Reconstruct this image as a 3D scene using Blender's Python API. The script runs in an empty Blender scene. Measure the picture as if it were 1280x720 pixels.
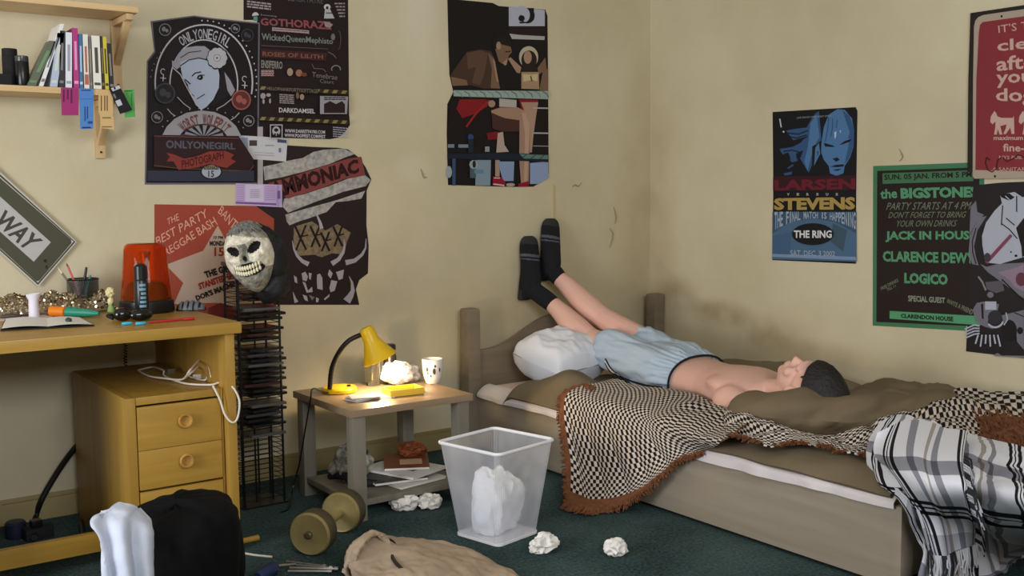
import bpy, bmesh, math, random
from mathutils import Vector, Matrix, noise
random.seed(7)
SC = bpy.context.scene
COL = SC.collection
# ------------------------------------------------------------------ camera
FPX = 1300.0
CAMZ = 1.13
_dl = 0.010
_th = math.atan2(1810, 1300)
_p = math.atan(115 / 1300)
_R0 = Vector((math.sin(_th), -math.cos(_th), 0)); _F0 = Vector((math.cos(_th), math.sin(_th), 0)); _U0 = Vector((0, 0, 1))
CF = _F0 * math.cos(_p) - _U0 * math.sin(_p)
_U1 = _F0 * math.sin(_p) + _U0 * math.cos(_p)
CR = _R0 * math.cos(_dl) - _U1 * math.sin(_dl)
CU = _U1 * math.cos(_dl) + _R0 * math.sin(_dl)
CAM = Vector((0, 0, CAMZ))
cd = bpy.data.cameras.new('camera'); co = bpy.data.objects.new('camera', cd); COL.objects.link(co)
cd.sensor_width = 36.0; cd.lens = 36.0 * FPX / 1280.0; cd.clip_start = 0.05
m = Matrix.Identity(4)
for i in range(3):
    m[i][0] = CR[i]; m[i][1] = CU[i]; m[i][2] = -CF[i]; m[i][3] = CAM[i]
co.matrix_world = m
SC.camera = co
# ------------------------------------------------------------------ light
SC.view_settings.view_transform = 'Standard'; SC.view_settings.look = 'None'
SC.view_settings.gamma = 1.0; SC.view_settings.use_curve_mapping = False
SC.view_settings.exposure = 0.0
wd = bpy.data.worlds.new('sky'); SC.world = wd; wd.use_nodes = True
wd.node_tree.nodes['Background'].inputs[0].default_value = (0.75, 0.86, 1.0, 1)
wd.node_tree.nodes['Background'].inputs[1].default_value = 0.6
def area(name, loc, target, sx, sy, power, col):
    l = bpy.data.lights.new(name, 'AREA'); l.shape = 'RECTANGLE'; l.size = sx; l.size_y = sy; l.energy = power; l.color = col
    o = bpy.data.objects.new(name, l); COL.objects.link(o); o.location = loc
    o.rotation_euler = (Vector(target) - Vector(loc)).to_track_quat('-Z', 'Y').to_euler()
    return o
WX, WY = 3.70, 3.93
LX, FY, CZ = -1.75, -1.35, 2.65
# daylight entering by the two windows of the room (on the left and behind the viewer)
area('window_daylight_side', (LX + 0.06, 2.1, 1.15), (LX + 3, 2.2, 0.95), 1.4, 1.2, 72, (0.97, 1.0, 1.06))
area('window_daylight_rear', (0.5, FY + 0.06, 2.05), (1.6, 3, 0.9), 2.1, 0.85, 74, (0.97, 1.0, 1.06))

# ------------------------------------------------------------------ geometry helpers
def ray(x, y):
    return CF + CR * ((x - 640) / FPX) + CU * ((360 - y) / FPX)
def atZ(x, y, z=0.0):
    d = ray(x, y); return CAM + d * ((z - CAMZ) / d.z)
def atY(x, y, Y):
    d = ray(x, y); return CAM + d * (Y / d.y)
def atX(x, y, X):
    d = ray(x, y); return CAM + d * (X / d.x)
def pxm(pt):                      # pixels per metre at a point
    return FPX / (Vector(pt) - CAM).dot(CF)

class MB:
    def __init__(s): s.v = []; s.f = []; s.m = []; s.uv = {}
    def add(s, vs, fs, mi=0, uvs=None):
        b = len(s.v); s.v += [Vector(q) for q in vs]
        for k, fc in enumerate(fs):
            s.f.append([b + i for i in fc]); s.m.append(mi if not isinstance(mi, (list, tuple)) else mi[k])
            if uvs is not None: s.uv[len(s.f) - 1] = [uvs[i] for i in fc]
        return s
    def box(s, c, d, mi=0, rz=0, bev=0.0, M=None):
        bm = bmesh.new(); bmesh.ops.create_cube(bm, size=1.0)
        for q in bm.verts: q.co = Vector((q.co.x * d[0], q.co.y * d[1], q.co.z * d[2]))
        if bev > 0: bmesh.ops.bevel(bm, geom=list(bm.edges), offset=bev, segments=2, affect='EDGES', profile=0.7)
        T = Matrix.Translation(Vector(c)) @ (M if M is not None else Matrix.Rotation(rz, 4, 'Z'))
        s.bm(bm, T, mi); bm.free(); return s
    def bx(s, x0, x1, y0, y1, z0, z1, mi=0, bev=0.0):
        return s.box(((x0 + x1) / 2, (y0 + y1) / 2, (z0 + z1) / 2), (abs(x1 - x0), abs(y1 - y0), abs(z1 - z0)), mi, 0, bev)
    def bm(s, bm, T=None, mi=0):
        bm.verts.ensure_lookup_table(); bm.verts.index_update()
        s.add([(T @ q.co) if T is not None else q.co for q in bm.verts], [[q.index for q in fc.verts] for fc in bm.faces], mi); return s
    def lathe(s, prof, M=None, n=28, mi=0, mfun=None):
        """prof: list of (r,z)."""
        vs = []; fs = []; ms = []; M = M or Matrix.Identity(4)
        k = len(prof)
        for r, z in prof:
            for i in range(n):
                a = 2 * math.pi * i / n; vs.append(M @ Vector((r * math.cos(a), r * math.sin(a), z)))
        for j in range(k - 1):
            for i in range(n):
                fs.append((j * n + i, j * n + (i + 1) % n, (j + 1) * n + (i + 1) % n, (j + 1) * n + i)); ms.append(mfun(j) if mfun else mi)
        if prof[0][0] > 1e-5: fs.append(tuple(reversed(range(n)))); ms.append(mfun(0) if mfun else mi)
        if prof[-1][0] > 1e-5: fs.append(tuple(range((k - 1) * n, k * n))); ms.append(mfun(k - 2) if mfun else mi)
        return s.add(vs, fs, ms)
    def tube(s, pts, r, n=8, mi=0, cap=True, smooth=0):
        pts = [Vector(q) for q in pts]
        if smooth: pts = spline(pts, smooth)
        rs = r if isinstance(r, (list, tuple)) else [r] * len(pts)
        if len(rs) != len(pts):
            R2 = []
            for i in range(len(pts)):
                t = i / (len(pts) - 1) * (len(rs) - 1); a = min(int(t), len(rs) - 2); R2.append(rs[a] + (rs[a + 1] - rs[a]) * (t - a))
            rs = R2
        vs = []; fs = []; up = None
        for i, q in enumerate(pts):
            t = (pts[min(i + 1, len(pts) - 1)] - pts[max(i - 1, 0)])
            t = t.normalized() if t.length > 1e-9 else Vector((0, 0, 1))
            if up is None:
                up = Vector((0, 0, 1)) if abs(t.z) < 0.9 else Vector((1, 0, 0))
            a = t.cross(up)
            if a.length < 1e-6: a = t.orthogonal()
            a.normalize(); b = a.cross(t).normalized(); up = b
            for k in range(n):
                w = 2 * math.pi * k / n; vs.append(q + a * math.cos(w) * rs[i] + b * math.sin(w) * rs[i])
        for j in range(len(pts) - 1):
            for i in range(n): fs.append((j * n + i, j * n + (i + 1) % n, (j + 1) * n + (i + 1) % n, (j + 1) * n + i))
        if cap: fs.append(tuple(reversed(range(n)))); fs.append(tuple(range((len(pts) - 1) * n, len(pts) * n)))
        return s.add(vs, fs, mi)
    def loft(s, rings, mi=0, cap=True, mfun=None):
        n = len(rings[0]); vs = [q for r in rings for q in r]; fs = []; ms = []
        for j in range(len(rings) - 1):
            for i in range(n):
                fs.append((j * n + i, j * n + (i + 1) % n, (j + 1) * n + (i + 1) % n, (j + 1) * n + i)); ms.append(mfun(j, i) if mfun else mi)
        if cap:
            fs.append(tuple(reversed(range(n)))); ms.append(mfun(0, 0) if mfun else mi)
            fs.append(tuple(range((len(rings) - 1) * n, len(rings) * n))); ms.append(mfun(len(rings) - 2, 0) if mfun else mi)
        return s.add(vs, fs, ms)
    def ball(s, c, r, M=None, mi=0, n=16, nz=0.0, freq=8.0, seed=0.0):
        bm = bmesh.new(); bmesh.ops.create_uvsphere(bm, u_segments=n, v_segments=max(6, n * 2 // 3), radius=1.0)
        r = r if isinstance(r, (list, tuple)) else (r, r, r)
        for q in bm.verts:
            k = 1.0
            if nz: k += nz * noise.fractal(q.co * freq * 0.25 + Vector((seed, seed * 1.7, 0)), 1.0, 2.0, 3)
            q.co = Vector((q.co.x * r[0] * k, q.co.y * r[1] * k, q.co.z * r[2] * k))
        T = Matrix.Translation(Vector(c)) @ (M if M is not None else Matrix.Identity(4))
        s.bm(bm, T, mi); bm.free(); return s
    def grid(s, fn, nu, nv, mi=0, thick=0.0, uvs=(1, 1), mfun=None):
        vs = []; uv = []
        for j in range(nv + 1):
            for i in range(nu + 1):
                vs.append(Vector(fn(i / nu, j / nv))); uv.append((i / nu * uvs[0], j / nv * uvs[1]))
        fs = []; ms = []
        for j in range(nv):
            for i in range(nu):
                a = j * (nu + 1) + i; fs.append((a, a + 1, a + nu + 2, a + nu + 1)); ms.append(mfun(i / nu, j / nv) if mfun else mi)
        s.add(vs, fs, ms, uv)
        if thick:
            # back sheet and rim
            nr = []
            W = nu + 1
            for j in range(nv + 1):
                for i in range(nu + 1):
                    a = vs[j * W + min(i + 1, nu)] - vs[j * W + max(i - 1, 0)]; b = vs[min(j + 1, nv) * W + i] - vs[max(j - 1, 0) * W + i]
                    q = a.cross(b); nr.append(q.normalized() if q.length > 1e-12 else Vector((0, 0, 1)))
            bk = [vs[i] - nr[i] * thick for i in range(len(vs))]
            s.add(bk, [tuple(reversed(fc)) for fc in fs], ms, uv)
            ring = [i for i in range(W)] + [j * W + nu for j in range(1, nv + 1)] + [nv * W + i for i in range(nu - 1, -1, -1)] + [j * W for j in range(nv - 1, 0, -1)]
            L = len(ring)
            s.add([vs[i] for i in ring] + [bk[i] for i in ring], [(i, i + L, (i + 1) % L + L, (i + 1) % L) for i in range(L)], ms[0], [uv[i] for i in ring] * 2)
        return s
    def build(s, name, mats, parent=None, smooth=True, merge=0.0):
        me = bpy.data.meshes.new(name); me.from_pydata([tuple(q) for q in s.v], [], s.f)
        mats = mats if isinstance(mats, (list, tuple)) else [mats]
        for q in mats: me.materials.append(q)
        for i, pl in enumerate(me.polygons): pl.material_index = min(s.m[i], len(mats) - 1)
        if s.uv:
            ul = me.uv_layers.new(name='UVMap')
            for i, pl in enumerate(me.polygons):
                if i in s.uv:
                    for k, li in enumerate(pl.loop_indices): ul.data[li].uv = s.uv[i][k]
        me.validate(); me.update()
        if smooth:
            me.polygons.foreach_set('use_smooth', [True] * len(me.polygons))
            try: me.set_sharp_from_angle(angle=math.radians(38))
            except Exception: pass
        o = bpy.data.objects.new(name, me); COL.objects.link(o)
        if parent is not None:
            o.parent = parent; o.matrix_parent_inverse = Matrix.Translation(-parent.location) if parent.type == 'EMPTY' else Matrix.Identity(4)
        return o

def tag(o, label=None, cat=None, group=None, kind=None):
    if label: o['label'] = label
    if cat: o['category'] = cat
    if group: o['group'] = group
    if kind: o['kind'] = kind
    return o
def thing(name, label, cat, loc, group=None):
    o = bpy.data.objects.new(name, None); COL.objects.link(o); o.location = Vector(loc); o.empty_display_size = 0.05
    return tag(o, label, cat, group)
def structure(o): o['kind'] = 'structure'; return o

def crom(p0, p1, p2, p3, t):
    return 0.5 * ((2 * p1) + (p2 - p0) * t + (2 * p0 - 5 * p1 + 4 * p2 - p3) * t * t + (3 * p1 - p0 - 3 * p2 + p3) * t ** 3)
def csamp(pts, t):
    n = len(pts) - 1; x = max(0, min(1, t)) * n; i = min(int(x), n - 1); u = x - i
    return crom(pts[max(i - 1, 0)], pts[i], pts[i + 1], pts[min(i + 2, n)], u)
def spline(pts, k):
    n = (len(pts) - 1) * k; return [csamp(pts, i / n) for i in range(n + 1)]
def patch(rows):
    rows = [[Vector(q) for q in r] for r in rows]
    def fn(u, v): return csamp([csamp(r, u) for r in rows], v)
    return fn
def wrinkled(fn, amp, freq, seed=0.0, stretch=(1, 1, 1), up=None):
    def g(u, v):
        q = fn(u, v); e = 0.01
        a = fn(min(u + e, 1), v) - fn(max(u - e, 0), v); b = fn(u, min(v + e, 1)) - fn(u, max(v - e, 0))
        nn = a.cross(b); nn = nn.normalized() if nn.length > 1e-12 else Vector((0, 0, 1))
        w = Vector((q.x * stretch[0], q.y * stretch[1], q.z * stretch[2])) * freq + Vector((seed, seed * 0.7, seed * 1.3))
        k = noise.fractal(w, 0.9, 2.1, 4)
        return q + (Vector(up) if up else nn) * (amp * k)
    return g

# ------------------------------------------------------------------ materials
def lin(c):
    def f(x):
        x /= 255.0
        return x / 12.92 if x <= 0.04045 else ((x + 0.055) / 1.055) ** 2.4
    return (f(c[0]), f(c[1]), f(c[2]), 1.0)
_mc = {}
def M(name, c, rough=0.6, var=0.0, scale=20.0, bump=0.0, bscale=60.0, metal=0.0, spec=0.4, alpha=1.0, trans=0.0, emit=0.0, coords='Object', sheen=0.0):
    if name in _mc: return _mc[name]
    mt = bpy.data.materials.new(name); mt.use_nodes = True; nt = mt.node_tree; b = nt.nodes['Principled BSDF']
    b.inputs['Base Color'].default_value = lin(c); b.inputs['Roughness'].default_value = rough; b.inputs['Metallic'].default_value = metal
    b.inputs['Specular IOR Level'].default_value = spec
    if alpha < 1: b.inputs['Alpha'].default_value = alpha
    if trans: b.inputs['Transmission Weight'].default_value = trans
    if sheen: b.inputs['Sheen Weight'].default_value = sheen
    if emit: b.inputs['Emission Color'].default_value = lin(c); b.inputs['Emission Strength'].default_value = emit
    if var or bump:
        tc = nt.nodes.new('ShaderNodeTexCoord')
    if var:
        nz = nt.nodes.new('ShaderNodeTexNoise'); nz.inputs['Scale'].default_value = scale; nz.inputs['Detail'].default_value = 5
        nt.links.new(tc.outputs[coords], nz.inputs['Vector'])
        mr = nt.nodes.new('ShaderNodeMapRange'); mr.inputs[1].default_value = 0.3; mr.inputs[2].default_value = 0.7; mr.inputs[3].default_value = 1 - var; mr.inputs[4].default_value = 1 + var
        nt.links.new(nz.outputs['Fac'], mr.inputs[0])
        mx = nt.nodes.new('ShaderNodeVectorMath'); mx.operation = 'SCALE'; mx.inputs[0].default_value = lin(c)[:3]
        nt.links.new(mr.outputs[0], mx.inputs['Scale']); nt.links.new(mx.outputs[0], b.inputs['Base Color'])
    if bump:
        n2 = nt.nodes.new('ShaderNodeTexNoise'); n2.inputs['Scale'].default_value = bscale; n2.inputs['Detail'].default_value = 6
        nt.links.new(tc.outputs[coords], n2.inputs['Vector'])
        bp = nt.nodes.new('ShaderNodeBump'); bp.inputs['Strength'].default_value = bump; bp.inputs['Distance'].default_value = 0.01
        nt.links.new(n2.outputs['Fac'], bp.inputs['Height']); nt.links.new(bp.outputs[0], b.inputs['Normal'])
    _mc[name] = mt; return mt
def wood(name, c1, c2, axis='X', rough=0.42, sc=1.0):
    if name in _mc: return _mc[name]
    mt = bpy.data.materials.new(name); mt.use_nodes = True; nt = mt.node_tree; b = nt.nodes['Principled BSDF']
    tc = nt.nodes.new('ShaderNodeTexCoord'); mp = nt.nodes.new('ShaderNodeMapping')
    s = {'X': (1.2, 16, 16), 'Y': (16, 1.2, 16), 'Z': (16, 16, 1.2)}[axis]
    mp.inputs['Scale'].default_value = tuple(q * sc for q in s)
    nt.links.new(tc.outputs['Object'], mp.inputs[0])
    nz = nt.nodes.new('ShaderNodeTexNoise'); nz.inputs['Scale'].default_value = 2.2; nz.inputs['Detail'].default_value = 7; nz.inputs['Distortion'].default_value = 0.6
    nt.links.new(mp.outputs[0], nz.inputs['Vector'])
    cr = nt.nodes.new('ShaderNodeValToRGB'); cr.color_ramp.elements[0].position = 0.32; cr.color_ramp.elements[1].position = 0.68
    cr.color_ramp.elements[0].color = lin(c1); cr.color_ramp.elements[1].color = lin(c2)
    nt.links.new(nz.outputs['Fac'], cr.inputs[0]); nt.links.new(cr.outputs[0], b.inputs['Base Color'])
    bp = nt.nodes.new('ShaderNodeBump'); bp.inputs['Strength'].default_value = 0.08; bp.inputs['Distance'].default_value = 0.004
    nt.links.new(nz.outputs['Fac'], bp.inputs['Height']); nt.links.new(bp.outputs[0], b.inputs['Normal'])
    b.inputs['Roughness'].default_value = rough; _mc[name] = mt; return mt

def wall_material(name, stains):
    """cream distemper with blotches and stains that have shapes of their own (world positions, radii, strength, colour)"""
    mt = bpy.data.materials.new(name); mt.use_nodes = True; nt = mt.node_tree; b = nt.nodes['Principled BSDF']; L = nt.links
    ge = nt.nodes.new('ShaderNodeNewGeometry')
    nz = nt.nodes.new('ShaderNodeTexNoise'); nz.inputs['Scale'].default_value = 1.3; nz.inputs['Detail'].default_value = 8; nz.inputs['Roughness'].default_value = 0.6
    L.new(ge.outputs['Position'], nz.inputs['Vector'])
    cr = nt.nodes.new('ShaderNodeValToRGB'); cr.color_ramp.elements[0].position = 0.33; cr.color_ramp.elements[1].position = 0.7
    cr.color_ramp.elements[0].color = lin((196, 184, 152)); cr.color_ramp.elements[1].color = lin((213, 203, 174))
    L.new(nz.outputs['Fac'], cr.inputs[0]); cur = cr.outputs[0]
    n3 = nt.nodes.new('ShaderNodeTexNoise'); n3.inputs['Scale'].default_value = 4.5; n3.inputs['Detail'].default_value = 6
    L.new(ge.outputs['Position'], n3.inputs['Vector'])
    for (c, r, k, colr) in stains:
        sb = nt.nodes.new('ShaderNodeVectorMath'); sb.operation = 'SUBTRACT'; L.new(ge.outputs['Position'], sb.inputs[0]); sb.inputs[1].default_value = c
        dv = nt.nodes.new('ShaderNodeVectorMath'); dv.operation = 'DIVIDE'; L.new(sb.outputs[0], dv.inputs[0]); dv.inputs[1].default_value = r
        ln = nt.nodes.new('ShaderNodeVectorMath'); ln.operation = 'LENGTH'; L.new(dv.outputs[0], ln.inputs[0])
        mr = nt.nodes.new('ShaderNodeMapRange'); mr.interpolation_type = 'SMOOTHSTEP'; mr.inputs[1].default_value = 1.0; mr.inputs[2].default_value = 0.15; mr.inputs[3].default_value = 0; mr.inputs[4].default_value = k
        L.new(ln.outputs['Value'], mr.inputs[0])
        m2 = nt.nodes.new('ShaderNodeMapRange'); m2.inputs[1].default_value = 0.15; m2.inputs[2].default_value = 0.62; L.new(n3.outputs['Fac'], m2.inputs[0])
        mu = nt.nodes.new('ShaderNodeMath'); mu.operation = 'MULTIPLY'; L.new(mr.outputs[0], mu.inputs[0]); L.new(m2.outputs[0], mu.inputs[1])
        mx = nt.nodes.new('ShaderNodeMix'); mx.data_type = 'RGBA'; L.new(mu.outputs[0], mx.inputs[0]); L.new(cur, mx.inputs[6]); mx.inputs[7].default_value = lin(colr)
        cur = mx.outputs[2]
    L.new(cur, b.inputs['Base Color']); b.inputs['Roughness'].default_value = 0.75; b.inputs['Specular IOR Level'].default_value = 0.25
    n4 = nt.nodes.new('ShaderNodeTexNoise'); n4.inputs['Scale'].default_value = 14; n4.inputs['Detail'].default_value = 8
    L.new(ge.outputs['Position'], n4.inputs['Vector'])
    bp = nt.nodes.new('ShaderNodeBump'); bp.inputs['Strength'].default_value = 0.12; bp.inputs['Distance'].default_value = 0.02
    L.new(n4.outputs['Fac'], bp.inputs['Height']); L.new(bp.outputs[0], b.inputs['Normal'])
    return mt

def uv_weave(name, ca, cb, su, sv):
    """chunky two colour crochet weave on the UVs (in metres): cream beads in a dark net"""
    mt = bpy.data.materials.new(name); mt.use_nodes = True; nt = mt.node_tree; b = nt.nodes['Principled BSDF']; L = nt.links
    uv = nt.nodes.new('ShaderNodeUVMap'); uv.uv_map = 'UVMap'
    sx = nt.nodes.new('ShaderNodeSeparateXYZ'); L.new(uv.outputs[0], sx.inputs[0])
    def sn(sock, k):
        a = nt.nodes.new('ShaderNodeMath'); a.operation = 'MULTIPLY'; L.new(sock, a.inputs[0]); a.inputs[1].default_value = k * math.pi
        c = nt.nodes.new('ShaderNodeMath'); c.operation = 'SINE'; L.new(a.outputs[0], c.inputs[0]); return c.outputs[0]
    pr = nt.nodes.new('ShaderNodeMath'); pr.operation = 'MULTIPLY'; L.new(sn(sx.outputs[0], su), pr.inputs[0]); L.new(sn(sx.outputs[1], sv), pr.inputs[1])
    cr = nt.nodes.new('ShaderNodeValToRGB'); cr.color_ramp.interpolation = 'LINEAR'
    mr = nt.nodes.new('ShaderNodeMapRange'); mr.inputs[1].default_value = -1; mr.inputs[2].default_value = 1; L.new(pr.outputs[0], mr.inputs[0])
    e = cr.color_ramp.elements; e[0].position = 0.46; e[0].color = lin(cb); e[1].position = 0.56; e[1].color = lin(ca)
    L.new(mr.outputs[0], cr.inputs[0]); L.new(cr.outputs[0], b.inputs['Base Color']); b.inputs['Roughness'].default_value = 0.9; b.inputs['Specular IOR Level'].default_value = 0.1
    bp = nt.nodes.new('ShaderNodeBump'); bp.inputs['Strength'].default_value = 0.6; bp.inputs['Distance'].default_value = 0.006
    L.new(mr.outputs[0], bp.inputs['Height']); L.new(bp.outputs[0], b.inputs['Normal'])
    return mt

def uv_plaid(name):
    mt = bpy.data.materials.new(name); mt.use_nodes = True; nt = mt.node_tree; b = nt.nodes['Principled BSDF']; L = nt.links
    uv = nt.nodes.new('ShaderNodeUVMap'); uv.uv_map = 'UVMap'
    sx = nt.nodes.new('ShaderNodeSeparateXYZ'); L.new(uv.outputs[0], sx.inputs[0])
    W = (234, 234, 238)
    def stripes(sock, k, stops):
        a = nt.nodes.new('ShaderNodeMath'); a.operation = 'MULTIPLY'; L.new(sock, a.inputs[0]); a.inputs[1].default_value = k
        c = nt.nodes.new('ShaderNodeMath'); c.operation = 'FRACT'; L.new(a.outputs[0], c.inputs[0])
        cr = nt.nodes.new('ShaderNodeValToRGB'); cr.color_ramp.interpolation = 'CONSTANT'
        e = cr.color_ramp.elements
        e[0].position = 0; e[0].color = lin(stops[0][1]); e[1].position = stops[1][0]; e[1].color = lin(stops[1][1])
        for p, q in stops[2:]:
            n = e.new(p); n.color = lin(q)
        L.new(c.outputs[0], cr.inputs[0]); return cr.outputs[0]
    K = (34, 34, 40); G = (150, 150, 158); T = (176, 166, 158)
    s1 = stripes(sx.outputs[0], 3.0, [(0, W), (.20, K), (.25, W), (.28, K), (.30, W), (.33, K), (.38, W), (.52, G), (.60, W), (.76, T), (.83, W), (.92, G)])
    s2 = stripes(sx.outputs[1], 1.6, [(0, W), (.25, G), (.36, W), (.60, K), (.63, W), (.65, K), (.665, W), (.69, K), (.72, W), (.85, (190, 190, 198))])
    mx = nt.nodes.new('ShaderNodeMix'); mx.data_type = 'RGBA'; mx.blend_type = 'MULTIPLY'; mx.inputs[0].default_value = 1.0
    L.new(s1, mx.inputs[6]); L.new(s2, mx.inputs[7]); L.new(mx.outputs[2], b.inputs['Base Color'])
    b.inputs['Roughness'].default_value = 0.9; b.inputs['Specular IOR Level'].default_value = 0.1
    return mt
# ------------------------------------------------------------------ the room
BROWN = (138, 114, 74)
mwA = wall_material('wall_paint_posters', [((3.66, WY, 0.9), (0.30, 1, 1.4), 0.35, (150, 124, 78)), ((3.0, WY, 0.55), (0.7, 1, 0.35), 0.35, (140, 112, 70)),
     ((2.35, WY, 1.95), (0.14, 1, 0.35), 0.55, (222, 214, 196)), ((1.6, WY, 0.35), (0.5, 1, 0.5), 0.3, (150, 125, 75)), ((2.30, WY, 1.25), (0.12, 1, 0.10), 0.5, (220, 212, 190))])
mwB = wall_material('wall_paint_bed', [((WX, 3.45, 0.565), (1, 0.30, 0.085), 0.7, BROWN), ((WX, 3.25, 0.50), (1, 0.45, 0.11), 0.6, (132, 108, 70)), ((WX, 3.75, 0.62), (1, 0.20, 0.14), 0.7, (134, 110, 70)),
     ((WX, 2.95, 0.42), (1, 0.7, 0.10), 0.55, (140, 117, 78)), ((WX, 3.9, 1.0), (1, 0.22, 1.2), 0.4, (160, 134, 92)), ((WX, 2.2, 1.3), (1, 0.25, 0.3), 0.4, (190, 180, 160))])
mplain = M('plain_wall', (206, 192, 160), 0.8)
mceil = M('ceiling_paint', (225, 220, 208), 0.85)
def carpet_material():
    mt = bpy.data.materials.new('dark_green_carpet'); mt.use_nodes = True; nt = mt.node_tree; b = nt.nodes['Principled BSDF']; L = nt.links
    ge = nt.nodes.new('ShaderNodeNewGeometry')
    n1 = nt.nodes.new('ShaderNodeTexNoise'); n1.inputs['Scale'].default_value = 90; n1.inputs['Detail'].default_value = 4; L.new(ge.outputs['Position'], n1.inputs['Vector'])
    n2 = nt.nodes.new('ShaderNodeTexNoise'); n2.inputs['Scale'].default_value = 3; n2.inputs['Detail'].default_value = 5; L.new(ge.outputs['Position'], n2.inputs['Vector'])
    ad = nt.nodes.new('ShaderNodeMath'); ad.operation = 'ADD'; L.new(n1.outputs['Fac'], ad.inputs[0]); L.new(n2.outputs['Fac'], ad.inputs[1])
    cr = nt.nodes.new('ShaderNodeValToRGB'); cr.color_ramp.elements[0].position = 0.38; cr.color_ramp.elements[1].position = 0.64
    mr = nt.nodes.new('ShaderNodeMath'); mr.operation = 'MULTIPLY'; mr.inputs[1].default_value = 0.5; L.new(ad.outputs[0], mr.inputs[0])
    cr.color_ramp.elements[0].color = lin((40, 56, 56)); cr.color_ramp.elements[1].color = lin((78, 96, 95))
    L.new(mr.outputs[0], cr.inputs[0]); L.new(cr.outputs[0], b.inputs['Base Color']); b.inputs['Roughness'].default_value = 1.0; b.inputs['Specular IOR Level'].default_value = 0.05
    bp = nt.nodes.new('ShaderNodeBump'); bp.inputs['Strength'].default_value = 0.6; bp.inputs['Distance'].default_value = 0.01
    L.new(n1.outputs['Fac'], bp.inputs['Height']); L.new(bp.outputs[0], b.inputs['Normal'])
    return mt
T_ = 0.12
structure(MB().bx(LX - T_, WX + T_, FY - T_, WY + T_, -0.1, 0.0).build('floor', carpet_material(), smooth=False))
structure(MB().bx(LX - T_, WX + T_, FY - T_, WY + T_, CZ, CZ + 0.1).build('ceiling', mceil, smooth=False))
structure(MB().bx(LX - T_, WX + T_, WY, WY + T_, 0, CZ).build('wall_back', mwA, smooth=False))
structure(MB().bx(WX, WX + T_, FY, WY, 0, CZ).build('wall_right', mwB, smooth=False))
# left wall and the wall behind the viewer, each with a window opening
w = MB(); A0, A1, B0, B1 = 1.35, 2.85, 0.50, 1.80
w.bx(LX - T_, LX, FY, A0, 0, CZ).bx(LX - T_, LX, A1, WY, 0, CZ).bx(LX - T_, LX, A0, A1, 0, B0).bx(LX - T_, LX, A0, A1, B1, CZ)
structure(w.build('wall_left', mplain, smooth=False))
mwf = M('window_frame_white', (225, 222, 214), 0.5)
w = MB(); x0 = LX - 0.09; x1 = LX - 0.03; C0 = (A0 + A1) / 2
w.bx(x0, x1, A0, A0 + .06, B0, B1).bx(x0, x1, A1 - .06, A1, B0, B1).bx(x0, x1, A0, A1, B0, B0 + .06).bx(x0, x1, A0, A1, B1 - .06, B1).bx(x0, x1, C0 - .02, C0 + .02, B0, B1)
structure(w.build('window_1', mwf, smooth=False))
w = MB(); A0, A1, B0, B1 = -0.60, 1.60, 1.58, 2.52
w.bx(LX - T_, A0, FY - T_, FY, 0, CZ).bx(A1, WX + T_, FY - T_, FY, 0, CZ).bx(A0, A1, FY - T_, FY, 0, B0).bx(A0, A1, FY - T_, FY, B1, CZ)
structure(w.build('wall_front', mplain, smooth=False))
w = MB(); y0 = FY - 0.09; y1 = FY - 0.03; C0 = (A0 + A1) / 2
w.bx(A0, A0 + .06, y0, y1, B0, B1).bx(A1 - .06, A1, y0, y1, B0, B1).bx(A0, A1, y0, y1, B0, B0 + .06).bx(A0, A1, y0, y1, B1 - .06, B1).bx(C0 - .02, C0 + .02, y0, y1, B0, B1)
structure(w.build('window_2', mwf, smooth=False))
mbase = M('skirting_paint', (150, 134, 92), 0.55, var=0.1, scale=6)
b = MB(); b.bx(LX, WX, WY - 0.016, WY, 0, 0.075, bev=0.002).bx(LX, WX, WY - 0.010, WY, 0.075, 0.09, bev=0.003)
structure(b.build('baseboard_back', mbase))
b = MB(); b.bx(WX - 0.016, WX, FY, WY, 0, 0.075, bev=0.002).bx(WX - 0.010, WX, FY, WY, 0.075, 0.09, bev=0.003)
structure(b.build('baseboard_right', mbase))
# thin surface-run cable conduit under the boxing poster
a = atY(689, 0, WY); c = atY(689, 238, WY)
structure(MB().bx(a.x - 0.006, a.x + 0.006, WY - 0.006, WY, 0.95, 1.18, bev=0.002).build('trim_1', M('trim_cream', (196, 180, 140), 0.6)))

# ------------------------------------------------------------------ bed
mbed = wood('grey_beige_wood', (136, 124, 108), (154, 143, 126), 'Y', 0.5, 0.5)
mbedx = wood('grey_beige_wood_dark', (112, 100, 84), (128, 116, 98), 'X', 0.5, 0.5)
bed = thing('bed', 'grey-beige painted wooden single bed with arched headboard along the right wall', 'bed', (3.09, 2.76, 0))
BX0, BX1, BY0, BY1 = 2.545, 3.66, 1.68, 3.86
MB().bx(BX0, BX0 + 0.025, BY0 + 0.02, BY1 - 0.03, 0.015, 0.245, bev=0.004).build('side_rail', mbed, bed)
MB().bx(BX1 - 0.03, BX1 - 0.005, BY0 + 0.02, BY1 - 0.03, 0.015, 0.245, bev=0.004).build('side_rail', mbed, bed)
def postmb(x, y, w, z1):
    k = MB(); k.bx(x - w / 2, x + w / 2, y - w / 2, y + w / 2, 0, z1 - 0.012, bev=0.004)
    k.loft([[(x + sx * w / 2 * q, y + sy * w / 2 * q, z) for sx, sy in ((-1, -1), (1, -1), (1, 1), (-1, 1))] for q, z in ((1.0, z1 - 0.014), (0.92, z1 - 0.003), (0.75, z1))]); return k
postmb(2.53, 3.845, 0.065, 0.635).build('post', mbedx, bed)
postmb(3.655, 3.845, 0.065, 0.63).build('post', mbedx, bed)
postmb(BX0 + 0.03, BY0 + 0.03, 0.06, 0.25).build('post', mbed, bed)
postmb(BX1 - 0.03, BY0 + 0.03, 0.06, 0.25).build('post', mbed, bed)
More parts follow.
